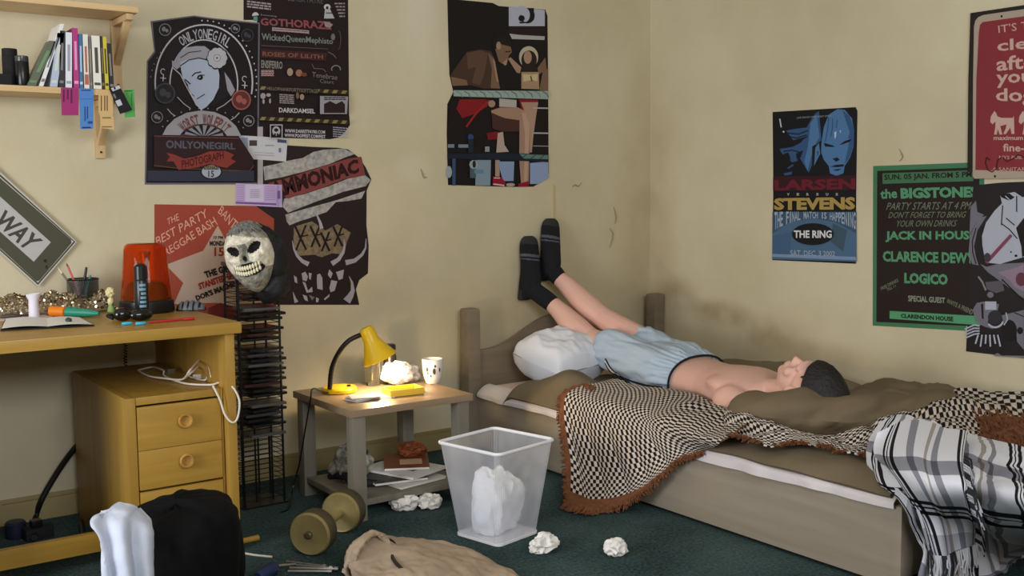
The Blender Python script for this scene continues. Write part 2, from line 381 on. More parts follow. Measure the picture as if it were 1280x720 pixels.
# arched headboard panel
hb = []
n = 40
for i in range(n + 1):
    t = i / n; x = 2.56 + (3.625 - 2.56) * t
    d = abs(t - 0.5) * 2
    zt = 0.445 + 0.135 * (0.5 + 0.5 * math.cos(math.pi * min(1, max(0, (d - 0.12) / 0.80))))
    hb.append((x, zt))
vs = []; fs = []
for y in (3.83, 3.855):
    for x, zt in hb: vs += [(x, y, 0.12), (x, y, zt)]
N = 2 * (n + 1)
for i in range(n):
    a = 2 * i
    fs += [(a, a + 2, a + 3, a + 1), (N + a, N + a + 1, N + a + 3, N + a + 2), (a + 1, a + 3, N + a + 3, N + a + 1), (a, N + a, N + a + 2, a + 2)]
MB().add(vs, fs).build('headboard_panel', mbedx, bed)
MB().bx(BX0 + 0.06, BX1 - 0.06, BY0 + 0.015, BY0 + 0.04, 0.03, 0.24, bev=0.004).build('foot_panel', mbed, bed)
sl = MB()
for k in range(10):
    y = 1.85 + k * 0.21; sl.bx(BX0 + 0.026, BX1 - 0.031, y, y + 0.07, 0.105, 0.118)
sl.build('slats', mbed, bed)

# mattress with a pale pink fitted sheet
msheet = M('pale_sheet', (206, 188, 178), 0.85, var=0.05, scale=8, bump=0.25, bscale=9)
mwhite_sheet = M('white_sheet', (214, 206, 206), 0.85, bump=0.3, bscale=14)
mat = thing('mattress', 'mattress in a pale pink sheet lying on the bed frame', 'mattress', (3.09, 2.76, 0.12))
bm_ = MB().box((3.10, 2.765, 0.206), (1.02, 2.06, 0.172), bev=0.04); 
bm_.build('core', msheet, mat)
# hanging sheet edge tucked along the rail
def sheet_edge(u, v):
    y = 3.80 - u * 2.10
    wv = 0.006 * math.sin(y * 31) + 0.004 * math.sin(y * 53 + 1)
    drop = 0.015 + 0.012 * noise.noise(Vector((y * 4, 0, 0))) + 0.010 * math.exp(-((y - 2.35) / 0.35) ** 2)
    x = 2.60 - 0.064 * min(1, v * 2) + wv * v * .6
    z = 0.290 - (0.290 - 0.256) * min(1, v * 2) ** 2 - max(0, v - 0.5) * 2 * drop
    return (x, y, z)
MB().grid(sheet_edge, 150, 10, thick=0.004).build('sheet_hem', mwhite_sheet, mat)

# olive brown duvet spread over the mattress: a height field with folds
def gs(x, y, cx, cy, sx, sy, rot=0.0):
    dx, dy = x - cx, y - cy; c, s = math.cos(rot), math.sin(rot)
    a = (dx * c + dy * s) / sx; b_ = (-dx * s + dy * c) / sy
    return math.exp(-(a * a + b_ * b_))
def duvet_h(x, y):
    h = 0.312
    h += 0.012 * noise.fractal(Vector((x * 3.5, y * 3.5, 2)), 0.9, 2, 3)
    h += 0.020 * abs(noise.noise(Vector((x * 5 + y * 2, y * 3 - x * 2, 7))))
    h += 0.085 * gs(x, y, 2.70, 3.34, 0.10, 0.16, 0.2) + 0.045 * gs(x, y, 2.62, 3.26, 0.05, 0.10, 0.5)
    h += 0.085 * gs(x, y, 3.52, 2.90, 0.12, 0.22) + 0.05 * gs(x, y, 3.50, 2.62, 0.1, 0.18) + 0.06 * gs(x, y, 3.52, 3.25, 0.10, 0.2)
    h += 0.02 * gs(x, y, 2.75, 2.2, 0.12, 0.5, 0.1)
    h -= 0.03 * gs(x, y, 3.08, 2.85, 0.18, 0.5)
    return h
def duvet(u, v):
    y = 3.60 - u * 1.89 + 0.02 * math.sin(v * 9) * (1 - u)
    x = 2.538 + v * 1.13
    e = min(1, v / 0.055)
    z = duvet_h(x, y)
    z = z - (1 - e) ** 2 * (z - 0.280 - 0.008 * noise.noise(Vector((y * 6, 3, 0))))
    xe = x - (1 - e) * 0.01 * (1 + noise.noise(Vector((y * 5, 9, 1))))
    en = min(1, u / 0.03); z -= (1 - en) ** 2 * 0.04
    return (xe, y, z)
mduv = M('olive_brown_cotton', (112, 98, 76), 0.85, var=0.08, scale=7, bump=0.35, bscale=11)
tag(MB().grid(duvet, 150, 100, thick=0.012).build('duvet', mduv), 'olive brown duvet spread flat over the mattress beneath the man', 'duvet')
# ------------------------------------------------------------------ bedding on top
mweave = uv_weave('houndstooth_crochet', (214, 202, 190), (34, 28, 28), 76, 76)
mrust = M('rust_brown_fringe', (116, 72, 44), 0.95, var=0.25, scale=60, bump=0.5, bscale=120)
throw = thing('crochet_throw', 'black and cream crocheted throw with rust-brown fringe hanging over the bed side', 'throw', (2.6, 2.9, 0.33))
def V(x, y, z): return Vector((x, y, z))
ed = [3.19, 3.08, 2.97, 2.85, 2.73, 2.62, 2.54]
rows = [
    [atZ(738, 487, .375), atZ(765, 474, .385), atZ(800, 484, .38), atZ(830, 487, .37), atZ(862, 492, .365), atZ(890, 502, .36), atZ(935, 530, .357)],
    [V(2.63, 3.17, .372), V(2.65, 3.09, .372), V(2.66, 2.98, .365), V(2.66, 2.86, .36), V(2.65, 2.75, .36), V(2.64, 2.64, .355), atZ(920, 543, .35)],
    [V(2.53, y, .322) for y in ed[:-1]] + [atZ(902, 553, .335)],
    [atX(710, 570, 2.49), atX(738, 590, 2.48), atX(770, 592, 2.495), atX(800, 592, 2.50), atX(830, 578, 2.515), atX(856, 567, 2.52), atX(888, 559, 2.54)],
    [atZ(710, 628, .022), atZ(736, 636, .02), atZ(766, 633, .022), atX(798, 617, 2.47), atX(824, 596, 2.505), atX(852, 572, 2.518), atX(880, 563, 2.535)]]
pf = patch(rows)
def throw_fn(u, v):
    q = pf(u, v)
    hang = max(0, min(1, (v - 0.45) * 4))
    amp = 0.012 * hang * math.sin(u * 21 + 1.5 * math.sin(v * 3)) * (1 - 0.5 * u) + 0.010 * (1 - hang) * noise.noise(Vector((q.x * 9, q.y * 9, 1)))
    q = q + Vector((-abs(amp) if hang > .5 else -amp * hang, 0, amp * (1 - hang)))
    q.z = max(q.z, 0.012)
    return q
rows2 = [[atZ(905, 512, .36), atZ(950, 528, .36), atZ(1010, 540, .36), atZ(1070, 540, .365), atZ(1120, 520, .38), atZ(1165, 492, .40), atZ(1210, 490, .41), atZ(1300, 490, .42)],
         [atZ(905, 530, .355), atZ(950, 543, .355), atZ(1010, 550, .355), atZ(1070, 552, .36), atZ(1120, 545, .37), atZ(1180, 530, .40), atZ(1230, 530, .40), atZ(1300, 540, .40)],
         [atZ(905, 543, .352), atZ(950, 555, .345), atZ(1010, 557, .345), atZ(1055, 563, .345), atZ(1120, 570, .35), atZ(1190, 570, .37), atZ(1240, 580, .37), atZ(1320, 600, .37)]]
pf2 = wrinkled(patch(rows2), 0.022, 9, 4, up=(0, 0, 1))
g = MB()
g.grid(throw_fn, 120, 90, thick=0.006, uvs=(0.80, 0.62), mfun=lambda u, v: 1 if (v > 0.91 or u < 0.05) else 0)
g.grid(pf2, 120, 30, thick=0.006, uvs=(1.2, 0.30), mfun=lambda u, v: 1 if (v > 0.86 and u < 0.62 and (u * 7) % 1 > 0.35) or (0.84 < u < 0.97 and 0.35 < v < 0.85) else 0)
g.build('woven_sheet', [mweave, mrust], throw)
fr = MB(); rnd = random.Random(3)
def strand(q, d, L, r=0.0032):
    pts = [q]
    for k in range(3):
        d = (d + Vector((rnd.uniform(-.5, .5), rnd.uniform(-.5, .5), rnd.uniform(-.4, .4)))).normalized(); pts.append(pts[-1] + d * L / 3)
    for p_ in pts: p_.z = max(p_.z, 0.006)
    fr.tube(pts, [r, r, r * .9, r * .5], 4)
for i in range(420):
    u = rnd.random(); q = throw_fn(u, 1.0) + Vector((-0.003, 0, 0.004)); strand(q, Vector((-0.35, -0.5 * u, -0.9)), rnd.uniform(.028, .046) * (1 - .35 * u))
for i in range(260):
    v = 0.08 + 0.92 * rnd.random(); q = throw_fn(0.0, v); strand(q, Vector((-0.5, 0.9, -0.2)), rnd.uniform(.012, .024))
for i in range(240):
    u = 0.02 + rnd.random() * .58; q = pf2(u, 1.0)
    if (u * 7) % 1 > 0.3: strand(q + Vector((0, 0, .002)), Vector((-0.7, 0.2, 0.25)), rnd.uniform(.012, .026))
for i in range(260):
    u = rnd.uniform(.84, .98); v = rnd.uniform(.3, .9); q = pf2(u, v); strand(q, Vector((-0.6, 0.1, 0.7)), rnd.uniform(.018, .035))
tag(fr.build('fringe', mrust, throw), kind='stuff')

# white pillow under the shins
mpil = M('white_pillowcase', (222, 224, 232), 0.85, bump=0.4, bscale=7)
def pillow(name, c, r, rz, rx, ry, mat_, label, cat, seed, wr=0.012, edge=0.45):
    Mx = Matrix.Rotation(rz, 4, 'Z') @ Matrix.Rotation(rx, 4, 'X') @ Matrix.Rotation(ry, 4, 'Y')
    g = MB(); vs = []
    def half(sg):
        def fn(u, v):
            a = u * 2 - 1; b_ = v * 2 - 1
            k = max(0, (1 - abs(a) ** 2.6)) ** edge * max(0, (1 - abs(b_) ** 2.6)) ** edge
            pin = 1 - 0.09 * (1 - k)
            q = Vector((a * r[0] * (1 - 0.07 * b_ * b_), b_ * r[1] * (1 - 0.07 * a * a), sg * r[2] * k))
            q += Vector((0, 0, wr * noise.fractal(q * 11 + Vector((seed, sg, 0)), .9, 2, 3) * (0.3 + k)))
            return Vector(c) + (Mx @ q)
        return fn
    g.grid(half(1), 44, 30); 
    lo = MB().grid(half(-1), 44, 30); g.add(lo.v, [tuple(reversed(f_)) for f_ in lo.f], 0)
    return tag(g.build(name, mat_), label, cat)
pillow('pillow', (2.855, 3.61, 0.412), (0.165, 0.16, 0.112), math.radians(6), math.radians(12), math.radians(-4), mpil, 'white pillow propped under the raised legs by the headboard', 'pillow', 3, 0.014, 0.30)
# olive pillow / bunched bedding roll beside the head and over the arm
mol = M('olive_pillowcase', (112, 97, 74), 0.85, var=0.06, scale=6, bump=0.4, bscale=9)
a0 = atZ(948, 515, .372); a1 = atZ(1080, 520, .365); a2 = atZ(1185, 505, .375)
roll = MB()
pts = [a0 + Vector((-.0, .09, -.03)), a0 + Vector((0, .05, 0)), a0 + (a1 - a0) * .35, a0 + (a1 - a0) * .7, a1, a1 + (a2 - a1) * .5, a2, a2 + Vector((.06, -.03, -.015))]
rad = [0.02, 0.068, 0.084, 0.076, 0.068, 0.062, 0.047, 0.012]
def rollfn(u, v):
    q = csamp(pts, u); r = csamp([Vector((k, 0, 0)) for k in rad], u).x
    t = (csamp(pts, min(1, u + .01)) - csamp(pts, max(0, u - .01))).normalized(); s_ = t.cross(Vector((0, 0, 1))).normalized(); up = s_.cross(t)
    a = v * 2 * math.pi
    k = 1 + 0.15 * math.sin(u * 24 + 2 * math.cos(a)) * (0.4 + 0.6 * abs(math.sin(a))) * 0.6 + 0.2 * noise.fractal(Vector((q.x * 6 + math.cos(a), q.y * 6 + math.sin(a), u * 3)), .9, 2, 3)
    return q + s_ * (math.cos(a) * r * 1.35 * k) + up * (math.sin(a) * r * k)
roll.grid(rollfn, 90, 40)
tag(roll.build('bolster_pillow', mol), 'olive brown crumpled pillow lying along the bed beside the man\'s head', 'pillow')
pillow('pillow', (3.25, 2.20, 0.362), (0.30, 0.20, 0.060), math.radians(5), 0, math.radians(-4), mol, 'olive brown flat pillow under the man\'s head against the right wall', 'pillow', 9, 0.014)

# plaid blanket over the foot corner
mpl = uv_plaid('plaid_black_white')
plaid = thing('plaid_blanket', 'black, white and grey plaid blanket draped over the foot corner of the bed', 'blanket', (2.75, 1.75, 0.36))
prow = [
    [atZ(1098, 530, .405), atZ(1125, 520, .42), atZ(1160, 526, .425), atZ(1195, 540, .42), atZ(1235, 548, .42), atZ(1275, 560, .42), atZ(1320, 580, .41)],
    [atZ(1084, 556, .37), atZ(1115, 556, .39), atZ(1150, 560, .40), atZ(1190, 570, .40), atZ(1235, 580, .40), atZ(1275, 596, .39), atZ(1325, 620, .38)],
    [atZ(1083, 583, .315), atZ(1122, 600, .335), atZ(1160, 606, .345), atZ(1200, 612, .35), atZ(1240, 622, .35), atZ(1285, 640, .345), atZ(1330, 660, .34)],
    [atY(1120, 622, 1.655), atY(1142, 640, 1.63), atY(1175, 650, 1.62), atY(1210, 655, 1.615), atY(1250, 668, 1.62), atY(1295, 680, 1.62), atY(1345, 700, 1.62)],
    [atY(1146, 672, 1.635), atY(1160, 690, 1.605), atY(1190, 700, 1.60), atY(1225, 706, 1.59), atY(1262, 715, 1.60), atY(1305, 728, 1.60), atY(1352, 745, 1.60)],
    [atY(1140, 722, 1.625), atY(1170, 745, 1.59), atY(1200, 750, 1.585), atY(1232, 752, 1.575), atY(1270, 760, 1.59), atY(1312, 768, 1.59), atY(1358, 780, 1.59)]]
pp = patch(prow)
def plaid_fn(u, v):
    q = pp(u, v)
    q2 = q + Vector((0.15 * (v), -0.9, 0.5)).normalized() * (0.016 * math.sin(u * 23 + 2.5 * v + 1.2 * math.sin(v * 5)) * min(1, v * 2.2 + .2) + 0.014 * noise.fractal(q * 9, .9, 2, 3))
    q2.z = max(q2.z, 0.02); return q2
MB().grid(plaid_fn, 130, 110, thick=0.005, uvs=(0.95, 0.85)).build('blanket_sheet', mpl, plaid)
# a second fold lying across the first, its edge ending in tassels
prow2 = [
    [atZ(1092, 545, .42), atZ(1130, 530, .445), atZ(1170, 537, .445), atZ(1200, 545, .44)],
    [atZ(1088, 572, .365), atZ(1122, 575, .405), atZ(1160, 580, .42), atZ(1196, 584, .42)],
    [atZ(1112, 600, .335), atZ(1140, 612, .36), atZ(1172, 618, .365), atZ(1206, 622, .37)],
    [atY(1138, 640, 1.61), atY(1160, 650, 1.585), atY(1186, 652, 1.575), atY(1215, 656, 1.575)],
    [atY(1156, 690, 1.59), atY(1172, 698, 1.57), atY(1192, 690, 1.56), atY(1216, 682, 1.56)]]
pp2 = patch(prow2)
def plaid2(u, v):
    q = pp2(u, v) + Vector((0, -0.012, 0.010))
    return q + Vector((0, -.8, .4)) * (0.010 * math.sin(u * 15 + 3 * v))
MB().grid(plaid2, 70, 80, thick=0.005, uvs=(0.45, 0.62)).build('blanket_fold', mpl, plaid)
mtas = M('tassel_yarn', (196, 196, 202), 0.95); mtas2 = M('tassel_yarn_dark', (44, 44, 50), 0.95)
tz = MB()
for i in range(46):
    u = i / 45; q = plaid2(u, 1.0) + Vector((0, -.004, 0)); L = rnd.uniform(.05, .085)
    tz.tube([q, q + Vector((rnd.uniform(-.006, .006), -.006, -L * .5)), q + Vector((rnd.uniform(-.012, .012), -.004, -L))], [.003, .003, .0022], 5, mi=1 if (i // 4) % 3 == 0 else 0)
for i in range(40):
    v = .18 + .82 * i / 40; q = plaid2(1.0, v); L = rnd.uniform(.035, .055)
    tz.tube([q, q + Vector((.3, -.3, -.25)) * L, q + Vector((.45 + rnd.uniform(-.2, .2), -.4, -.9)) * L], [.003, .003, .002], 5, mi=1 if (i // 3) % 2 == 0 else 0)
tag(tz.build('tassels', [mtas, mtas2], plaid), kind='stuff')

# ------------------------------------------------------------------ the man on the bed
def remeshed(mb, name, mats, voxel, smooth_it=4, parent=None, loc_mat=None):
    me = bpy.data.meshes.new('tmp'); me.from_pydata([tuple(q) for q in mb.v], [], mb.f); me.update()
    o = bpy.data.objects.new('tmp', me); COL.objects.link(o)
    md = o.modifiers.new('r', 'REMESH'); md.mode = 'VOXEL'; md.voxel_size = voxel; md.use_smooth_shade = True
    sm = o.modifiers.new('s', 'SMOOTH'); sm.factor = 0.5; sm.iterations = smooth_it
    dg = bpy.context.evaluated_depsgraph_get(); dg.update()
    m2 = bpy.data.meshes.new_from_object(o.evaluated_get(dg)); m2.name = name
    bpy.data.objects.remove(o); bpy.data.meshes.remove(me)
    m2.materials.clear()
    for q in (mats if isinstance(mats, (list, tuple)) else [mats]): m2.materials.append(q)
    m2.polygons.foreach_set('use_smooth', [True] * len(m2.polygons))
    r = bpy.data.objects.new(name, m2); COL.objects.link(r)
    if parent is not None:
        r.parent = parent; r.matrix_parent_inverse = Matrix.Translation(-parent.location) if parent.type == 'EMPTY' else Matrix.Identity(4)
    return r
def limb(mb, pts, rs, n=14, flat=None):
    """closed tapered tube with round ends"""
    pts = [Vector(q) for q in pts]; P = spline(pts, 8); k = len(P)
    rr = [csamp([Vector((r, 0, 0)) for r in rs], i / (k - 1)).x for i in range(k)]
    d0 = (P[0] - P[1]).normalized(); d1 = (P[-1] - P[-2]).normalized(); pre = []; post = []
    for t in (1.0, .9, .65, .35): pre.append((P[0] + d0 * rr[0] * t, rr[0] * math.sqrt(max(0.0009, 1 - t * t))))
    for t in (.35, .65, .9, 1.0): post.append((P[-1] + d1 * rr[-1] * t, rr[-1] * math.sqrt(max(0.0009, 1 - t * t))))
    al = pre + list(zip(P, rr)) + post
    mb.tube([q for q, _ in al], [r for _, r in al], n)
def xring(c, a, b, n=24, e=2.3, tilt=0.0):
    out = []
    for i in range(n):
        w = 2 * math.pi * i / n; cx, sz = math.cos(w), math.sin(w)
        x = a * math.copysign(abs(cx) ** (2 / e), cx); z = b * math.copysign(abs(sz) ** (2 / e), sz)
        out.append(Vector((c[0] + x, c[1] + z * tilt, c[2] + z)))
    return out
mskin = bpy.data.materials.new('skin'); mskin.use_nodes = True
nb = mskin.node_tree.nodes['Principled BSDF']; nb.inputs['Base Color'].default_value = lin((222, 176, 160)); nb.inputs['Roughness'].default_value = 0.5
nb.inputs['Subsurface Weight'].default_value = 0.12; nb.inputs['Subsurface Radius'].default_value = (0.012, 0.004, 0.002); nb.inputs['Specular IOR Level'].default_value = 0.35
kR = atX(750, 396, 3.10); aR = atX(697, 346, 3.02); kL = atX(737, 424, 3.00); aL = atX(688, 378, 2.93)
hR = V(3.20, 3.16, .372); hL = V(3.02, 3.14, .39)
body = MB()
body.loft([xring((3.12, 3.30, .37), .10, .06), xring((3.12, 3.24, .375), .155, .092), xring((3.12, 3.12, .372), .172, .100), xring((3.11, 2.99, .362), .152, .088), xring((3.09, 2.88, .358), .148, .088),
           xring((3.06, 2.77, .362), .163, .098), xring((3.04, 2.68, .364), .178, .102), xring((3.02, 2.60, .366), .185, .090), xring((3.00, 2.545, .370), .150, .072), xring((2.99, 2.51, .376), .075, .06)])
# chest, ribs and collar bones
body.ball((2.965, 2.70, .412), (.10, .10, .036)); body.ball((3.115, 2.70, .412), (.10, .10, .036))
body.ball((3.09, 2.83, .405), (.12, .10, .042))
limb(body, [(2.99, 2.57, .405), (2.86, 2.555, .41)], [.012, .011]); limb(body, [(3.03, 2.57, .405), (3.16, 2.555, .41)], [.012, .011])
limb(body, [(3.00, 2.60, .375), (2.985, 2.50, .395), (2.975, 2.43, .41)], [.066, .058, .060])
body.ball((2.985, 2.472, .452), (.012, .014, .012))
# head: face up, crown towards the viewer
hc = V(2.97, 2.355, .437)
def H(x, y, z): return hc + V(x, y, z)        # y: towards the chin, z: out of the face
body.ball(H(0, -.028, -.012), (.076, .094, .098)); body.ball(H(0, .045, .022), (.058, .072, .066)); body.ball(H(0, .098, .052), (.026, .020, .024))
limb(body, [H(0, .006, .086), H(0, .030, .096), H(0, .044, .103)], [.009, .010, .011]); body.ball(H(.010, .048, .093), (.009, .008, .009)); body.ball(H(-.010, .048, .093), (.009, .008, .009))
limb(body, [H(-.042, -.004, .078), H(-.018, -.006, .090), H(.018, -.006, .090), H(.042, -.004, .078)], [.011, .012, .012, .011])
body.ball(H(-.031, .014, .076), (.014, .009, .010)); body.ball(H(.031, .014, .076), (.014, .009, .010))
body.ball(H(-.042, .040, .060), (.022, .022, .020)); body.ball(H(.042, .040, .060), (.022, .022, .020))
limb(body, [H(-.022, .071, .076), H(0, .068, .087), H(.022, .071, .076)], [.006, .008, .006]); limb(body, [H(-.019, .080, .076), H(0, .081, .084), H(.019, .080, .076)], [.006, .008, .006])
for s in (-1, 1):
    body.ball(H(s * .078, .006, .002), (.012, .030, .020)); limb(body, [H(s * .084, -.018, .014), H(s * .088, -.008, -.008), H(s * .082, .022, -.006)], [.006, .006, .005])
# arms folded up: upper arm out to the side and back, forearms going under the head
def hand(mb, w, d, side, n_):
    d = d.normalized(); s_ = side.normalized(); n_ = n_.normalized()
    limb(mb, [w, w + d * .05, w + d * .085], [.024, .030, .030])
    limb(mb, [w + s_ * .022 + d * .03, w + s_ * .024 + d * .085], [.016, .016]); limb(mb, [w - s_ * .020 + d * .03, w - s_ * .024 + d * .085], [.016, .016])
    for k, (o_, L) in enumerate(((-.030, .062), (-.010, .076), (.011, .072), (.030, .056))):
        q = w + d * .092 + s_ * o_
        limb(mb, [q, q + d * L * .5 + n_ * .006, q + d * L * .8 + n_ * .020, q + d * L * .92 + n_ * .034], [.0095, .009, .008, .007], 8)
    q = w + d * .028 - s_ * .028
    limb(mb, [q, q - s_ * .025 + d * .030, q - s_ * .030 + d * .058 + n_ * .012], [.013, .011, .009], 8)
shL = V(2.855, 2.60, .372); elL = V(2.80, 2.37, .345); wrL = V(2.885, 2.22, .335)
shR = V(3.185, 2.60, .372); elR = V(3.27, 2.40, .335); wrR = V(3.08, 2.27, .315)
for a_, e_, w_, s in ((shL, elL, wrL, 1), (shR, elR, wrR, -1)):
    body.ball(a_, (.060, .080, .058)); limb(body, [a_, (a_ + e_) / 2 + V(0, 0, .004), e_], [.056, .048, .038]); limb(body, [e_, e_ + (w_ - e_) * .35, w_], [.040, .040, .025])
    dd = (V(2.975, 2.25, .315) - w_); hand(body, w_ + dd.normalized() * .01, dd + V(0, .03 * s, 0), V(0, 1, 0), V(0, 0, -1))
# legs: thighs in the shorts, crossed shins, feet against the wall
for h_, k_, a_ in ((hR, kR, aR), (hL, kL, aL)):
    limb(body, [h_, (h_ + k_) / 2, k_], [.082, .068, .053])
    mid = k_ + (a_ - k_) * .35
    limb(body, [k_, mid + V(0, -.006, -.012), k_ + (a_ - k_) * .7, a_], [.054, .060, .046, .036])
    body.ball(k_ + V(0, -.005, .014), (.042, .045, .042))
def foot_rings(heel, toe, ank, grow=0.0, n=22):
    """rings from heel to toe; sole lies against the wall plane (y = WY)"""
    ax = toe - heel; out = []
    for t, wx, th, off in ((-.02, .012, .028, .0), (.0, .026, .052, .0), (.06, .033, .080, 0), (.16, .036, .106, 0), (.28, .037, .112, 0), (.42, .038, .094, .004), (.58, .042, .072, .006), (.74, .046, .054, .002), (.86, .046, .042, 0), (.95, .038, .030, 0), (1.0, .020, .016, .002)):
        c = heel + ax * t; wx += grow; th += grow * 2; r = []
        y1 = WY - 0.004 - off + grow * .5; cy = y1 - th / 2
        for i in range(n):
            w = 2 * math.pi * i / n; cx, sy = math.cos(w), math.sin(w)
            r.append(V(c.x + wx * math.copysign(abs(cx) ** .85, cx), cy + th / 2 * math.copysign(abs(sy) ** .85, sy), c.z - 0.010 * (1 - t) * sy * 0))
        out.append(r)
    return out
heR = atY(681, 350, WY - .04); toR = atY(690, 273, WY - .03); heL = atY(657, 374, WY - .04); toL = atY(663, 295, WY - .03)
for he, to, an in ((heR, toR, aR), (heL, toL, aL)):
    body.loft(foot_rings(he, to, an))
    limb(body, [an, he + (to - he) * .18 + V(0, -.04, 0)], [.036, .040])
person = remeshed(body, 'person', [mskin], 0.0050, 5)
bmp = bmesh.new(); bmp.from_mesh(person.data)
vsm = [q for q in bmp.verts if 2.50 < q.co.y < 3.05 and q.co.z > .30 and not (q.co.y < 2.52 and abs(q.co.x - 2.98) < .07)]
for _ in range(26): bmesh.ops.smooth_vert(bmp, verts=vsm, factor=.5, use_axis_x=True, use_axis_y=True, use_axis_z=True)
bmp.to_mesh(person.data); bmp.free(); person.data.update()
tag(person, 'shirtless person in pale blue shorts lying on the bed, feet up on the wall', 'person')
# socks
msk = M('sock_black', (20, 20, 26), 0.95, bump=0.3, bscale=300); mskg = M('sock_grey_stripe', (84, 84, 96), 0.95); mskd = M('sock_charcoal', (46, 46, 46), 0.95)
for he, to, an, kn in ((heR, toR, aR, kR), (heL, toL, aL, kL)):
    rg = foot_rings(he, to, an, 0.004)
    # resample along the length for the stripes
    cols = [[rg[j][i] for j in range(len(rg))] for i in range(len(rg[0]))]
    K = 48; R2 = [[csamp(c, j / K) for c in cols] for j in range(K + 1)]
    def smat(j, i, K=K):
        t = j / K
        if t > .87: return 2
        if t < .20 and math.sin(2 * math.pi * i / 22) > .15: return 2
        if .665 < t < .71 or .615 < t < .635: return 1
        return 0
    s_ = MB().loft(R2)
    cuff = an + (kn - an) * .05; q0 = he + (to - he) * .17 + V(0, -.045, 0)
    limb(s_, [q0, q0.lerp(an, .6), an], [.040, .042, .0405], 20); s_.tube(spline([an, cuff], 6), [.0405, .0395], 20, 0)
    so_ = remeshed(s_, 'sock', [msk, mskg, mskd], .0042, 2, person); axs = to - he
    for pl_ in so_.data.polygons:
        t = (pl_.center - he).dot(axs) / axs.length_squared
        side = pl_.center.y - (WY - .045)
        if t > .87 or (t < .14 and side > -.012): pl_.material_index = 2
        elif (.665 < t < .71 or .615 < t < .635): pl_.material_index = 1
# hair
mhair = M('dark_hair', (26, 22, 22), 0.55, bump=0.6, bscale=90)
hb_ = MB()
def hairfn(u, v):
    a = u * 2 * math.pi; b_ = v * math.pi * .53
    d = V(math.sin(b_) * math.cos(a), -math.cos(b_), math.sin(b_) * math.sin(a))
    k = 1 + .03 * noise.noise(d * 3) + .016 * noise.noise(V(d.x * 16, d.y * 4, d.z * 16))
    q = V(d.x * .088 * k, d.y * .100 * k, d.z * .112 * k); t = max(0, -d.y)
    return H(0, -.056, -.004) + q + V(0, -.022 * t * t, -.034 * t * t)
hb_.grid(hairfn, 56, 34)
for k in range(40):
    a = rnd.random() * 2 * math.pi; b_ = (.36 + .16 * rnd.random()) * math.pi; d = V(math.sin(b_) * math.cos(a), -math.cos(b_), math.sin(b_) * math.sin(a))
    q = H(0, -.056, -.004) + V(d.x * .088, d.y * .100, d.z * .112)
    hb_.tube([q - d * .006, q - d * .002 + V(0, .010, 0), q - d * .006 + V(0, .020, 0)], [.006, .005, .001], 5)
hb_.build('hair', mhair, person)
# shorts
sh = MB()
sh.loft([xring((3.12, 3.32, .385), .150, .090), xring((3.12, 3.25, .385), .185, .116), xring((3.12, 3.15, .382), .192, .120), xring((3.115, 3.08, .374), .178, .110), xring((3.11, 3.02, .366), .165, .098)])
for h_, k_ in ((hR, kR), (hL, kL)):
    e_ = h_ + (k_ - h_) * (.45 if h_ is hR else .68)
    limb(sh, [h_, (h_ + e_) / 2, e_], [.102, .094, .088])
sh.ball((3.10, 3.27, .40), (.12, .12, .06))
limb(sh, [(3.30, 3.36, .40), (3.29, 3.45, .425)], [.040, .028])
so = remeshed(sh, 'shorts', [M('pale_blue_shorts', (176, 192, 208), 0.8, bump=0.25, bscale=12)], 0.0065, 5, person)
for q in so.data.vertices:
    c = q.co; wv = abs(noise.noise(V(c.x * 16, c.y * 6, c.z * 16))) * .022 + .006 * noise.noise(V(c.x * 40, c.y * 12, c.z * 40))
    g_ = math.exp(-((c.y - 3.05) / .05) ** 2) * .007 * math.sin(math.atan2(c.z - .37, c.x - 3.11) * 34)
    q.co = c + q.normal * (wv - .006 + g_)
so.data.update()
mblk = M('black_trim', (18, 18, 22), 0.8); mwht = M('white_trim', (226, 226, 230), 0.8)
wb = MB()
for y_, a_, b_, mi in ((3.018, .167, .100, 0),):
    rr = xring((3.11, y_, .364), a_, b_, 60, tilt=-.10); wb.tube(rr + [rr[0]], .005, 6, 0)
wb.build('waistband_trim', [mblk], so)
from mathutils.bvhtree import BVHTree
bv = BVHTree.FromPolygons([q.co[:] for q in so.data.vertices], [tuple(q.vertices) for q in so.data.polygons])
def side_stripe(pts, dy, mt, nm):
    P_ = []
    for t in range(25):
        q = csamp([Vector((x, y + dy, 0)) for x, y in pts], t / 24); d = ray(q.x, q.y).normalized(); h_ = bv.ray_cast(CAM, d)
        if h_[0] is not None: P_.append(h_[0] + h_[1] * .0008)
    if len(P_) > 3: MB().tube(P_, .0042, 6).build(nm, mt, so)
sp_ = [(757, 452), (764, 464), (778, 475), (798, 483), (818, 487), (828, 488)]
side_stripe(sp_, -4, mblk, 'side_stripe'); side_stripe(sp_, -1.2, mwht, 'side_stripe'); side_stripe(sp_, 1.6, mblk, 'side_stripe')
# ------------------------------------------------------------------ desk and drawer unit
mpine = wood('honey_beech', (160, 122, 48), (177, 139, 62), 'X', 0.35, 0.8)
mpinz = wood('honey_beech_upright', (158, 120, 48), (176, 138, 62), 'Z', 0.4, 0.8)
mpiny = wood('honey_beech_side', (152, 115, 44), (170, 132, 57), 'Z', 0.4, 0.7)
DT = 0.742
desk = thing('desk', 'honey-coloured wooden desk with a thick top against the left-hand wall', 'desk', (0.4, 3.5, 0))
MB().bx(0.385, 1.209, 3.15, WY - 0.022, DT - 0.035, DT, bev=0.003).build('desktop', mpine, desk)
MB().bx(1.160, 1.189, 3.165, WY - 0.03, 0.0, DT - 0.036, bev=0.002).build('side_panel', mpinz, desk)
MB().bx(0.390, 0.418, 3.165, WY - 0.03, 0.0, DT - 0.036, bev=0.002).build('side_panel', mpinz, desk)  # unseen left end panel, set inward to block side-window light under the desk
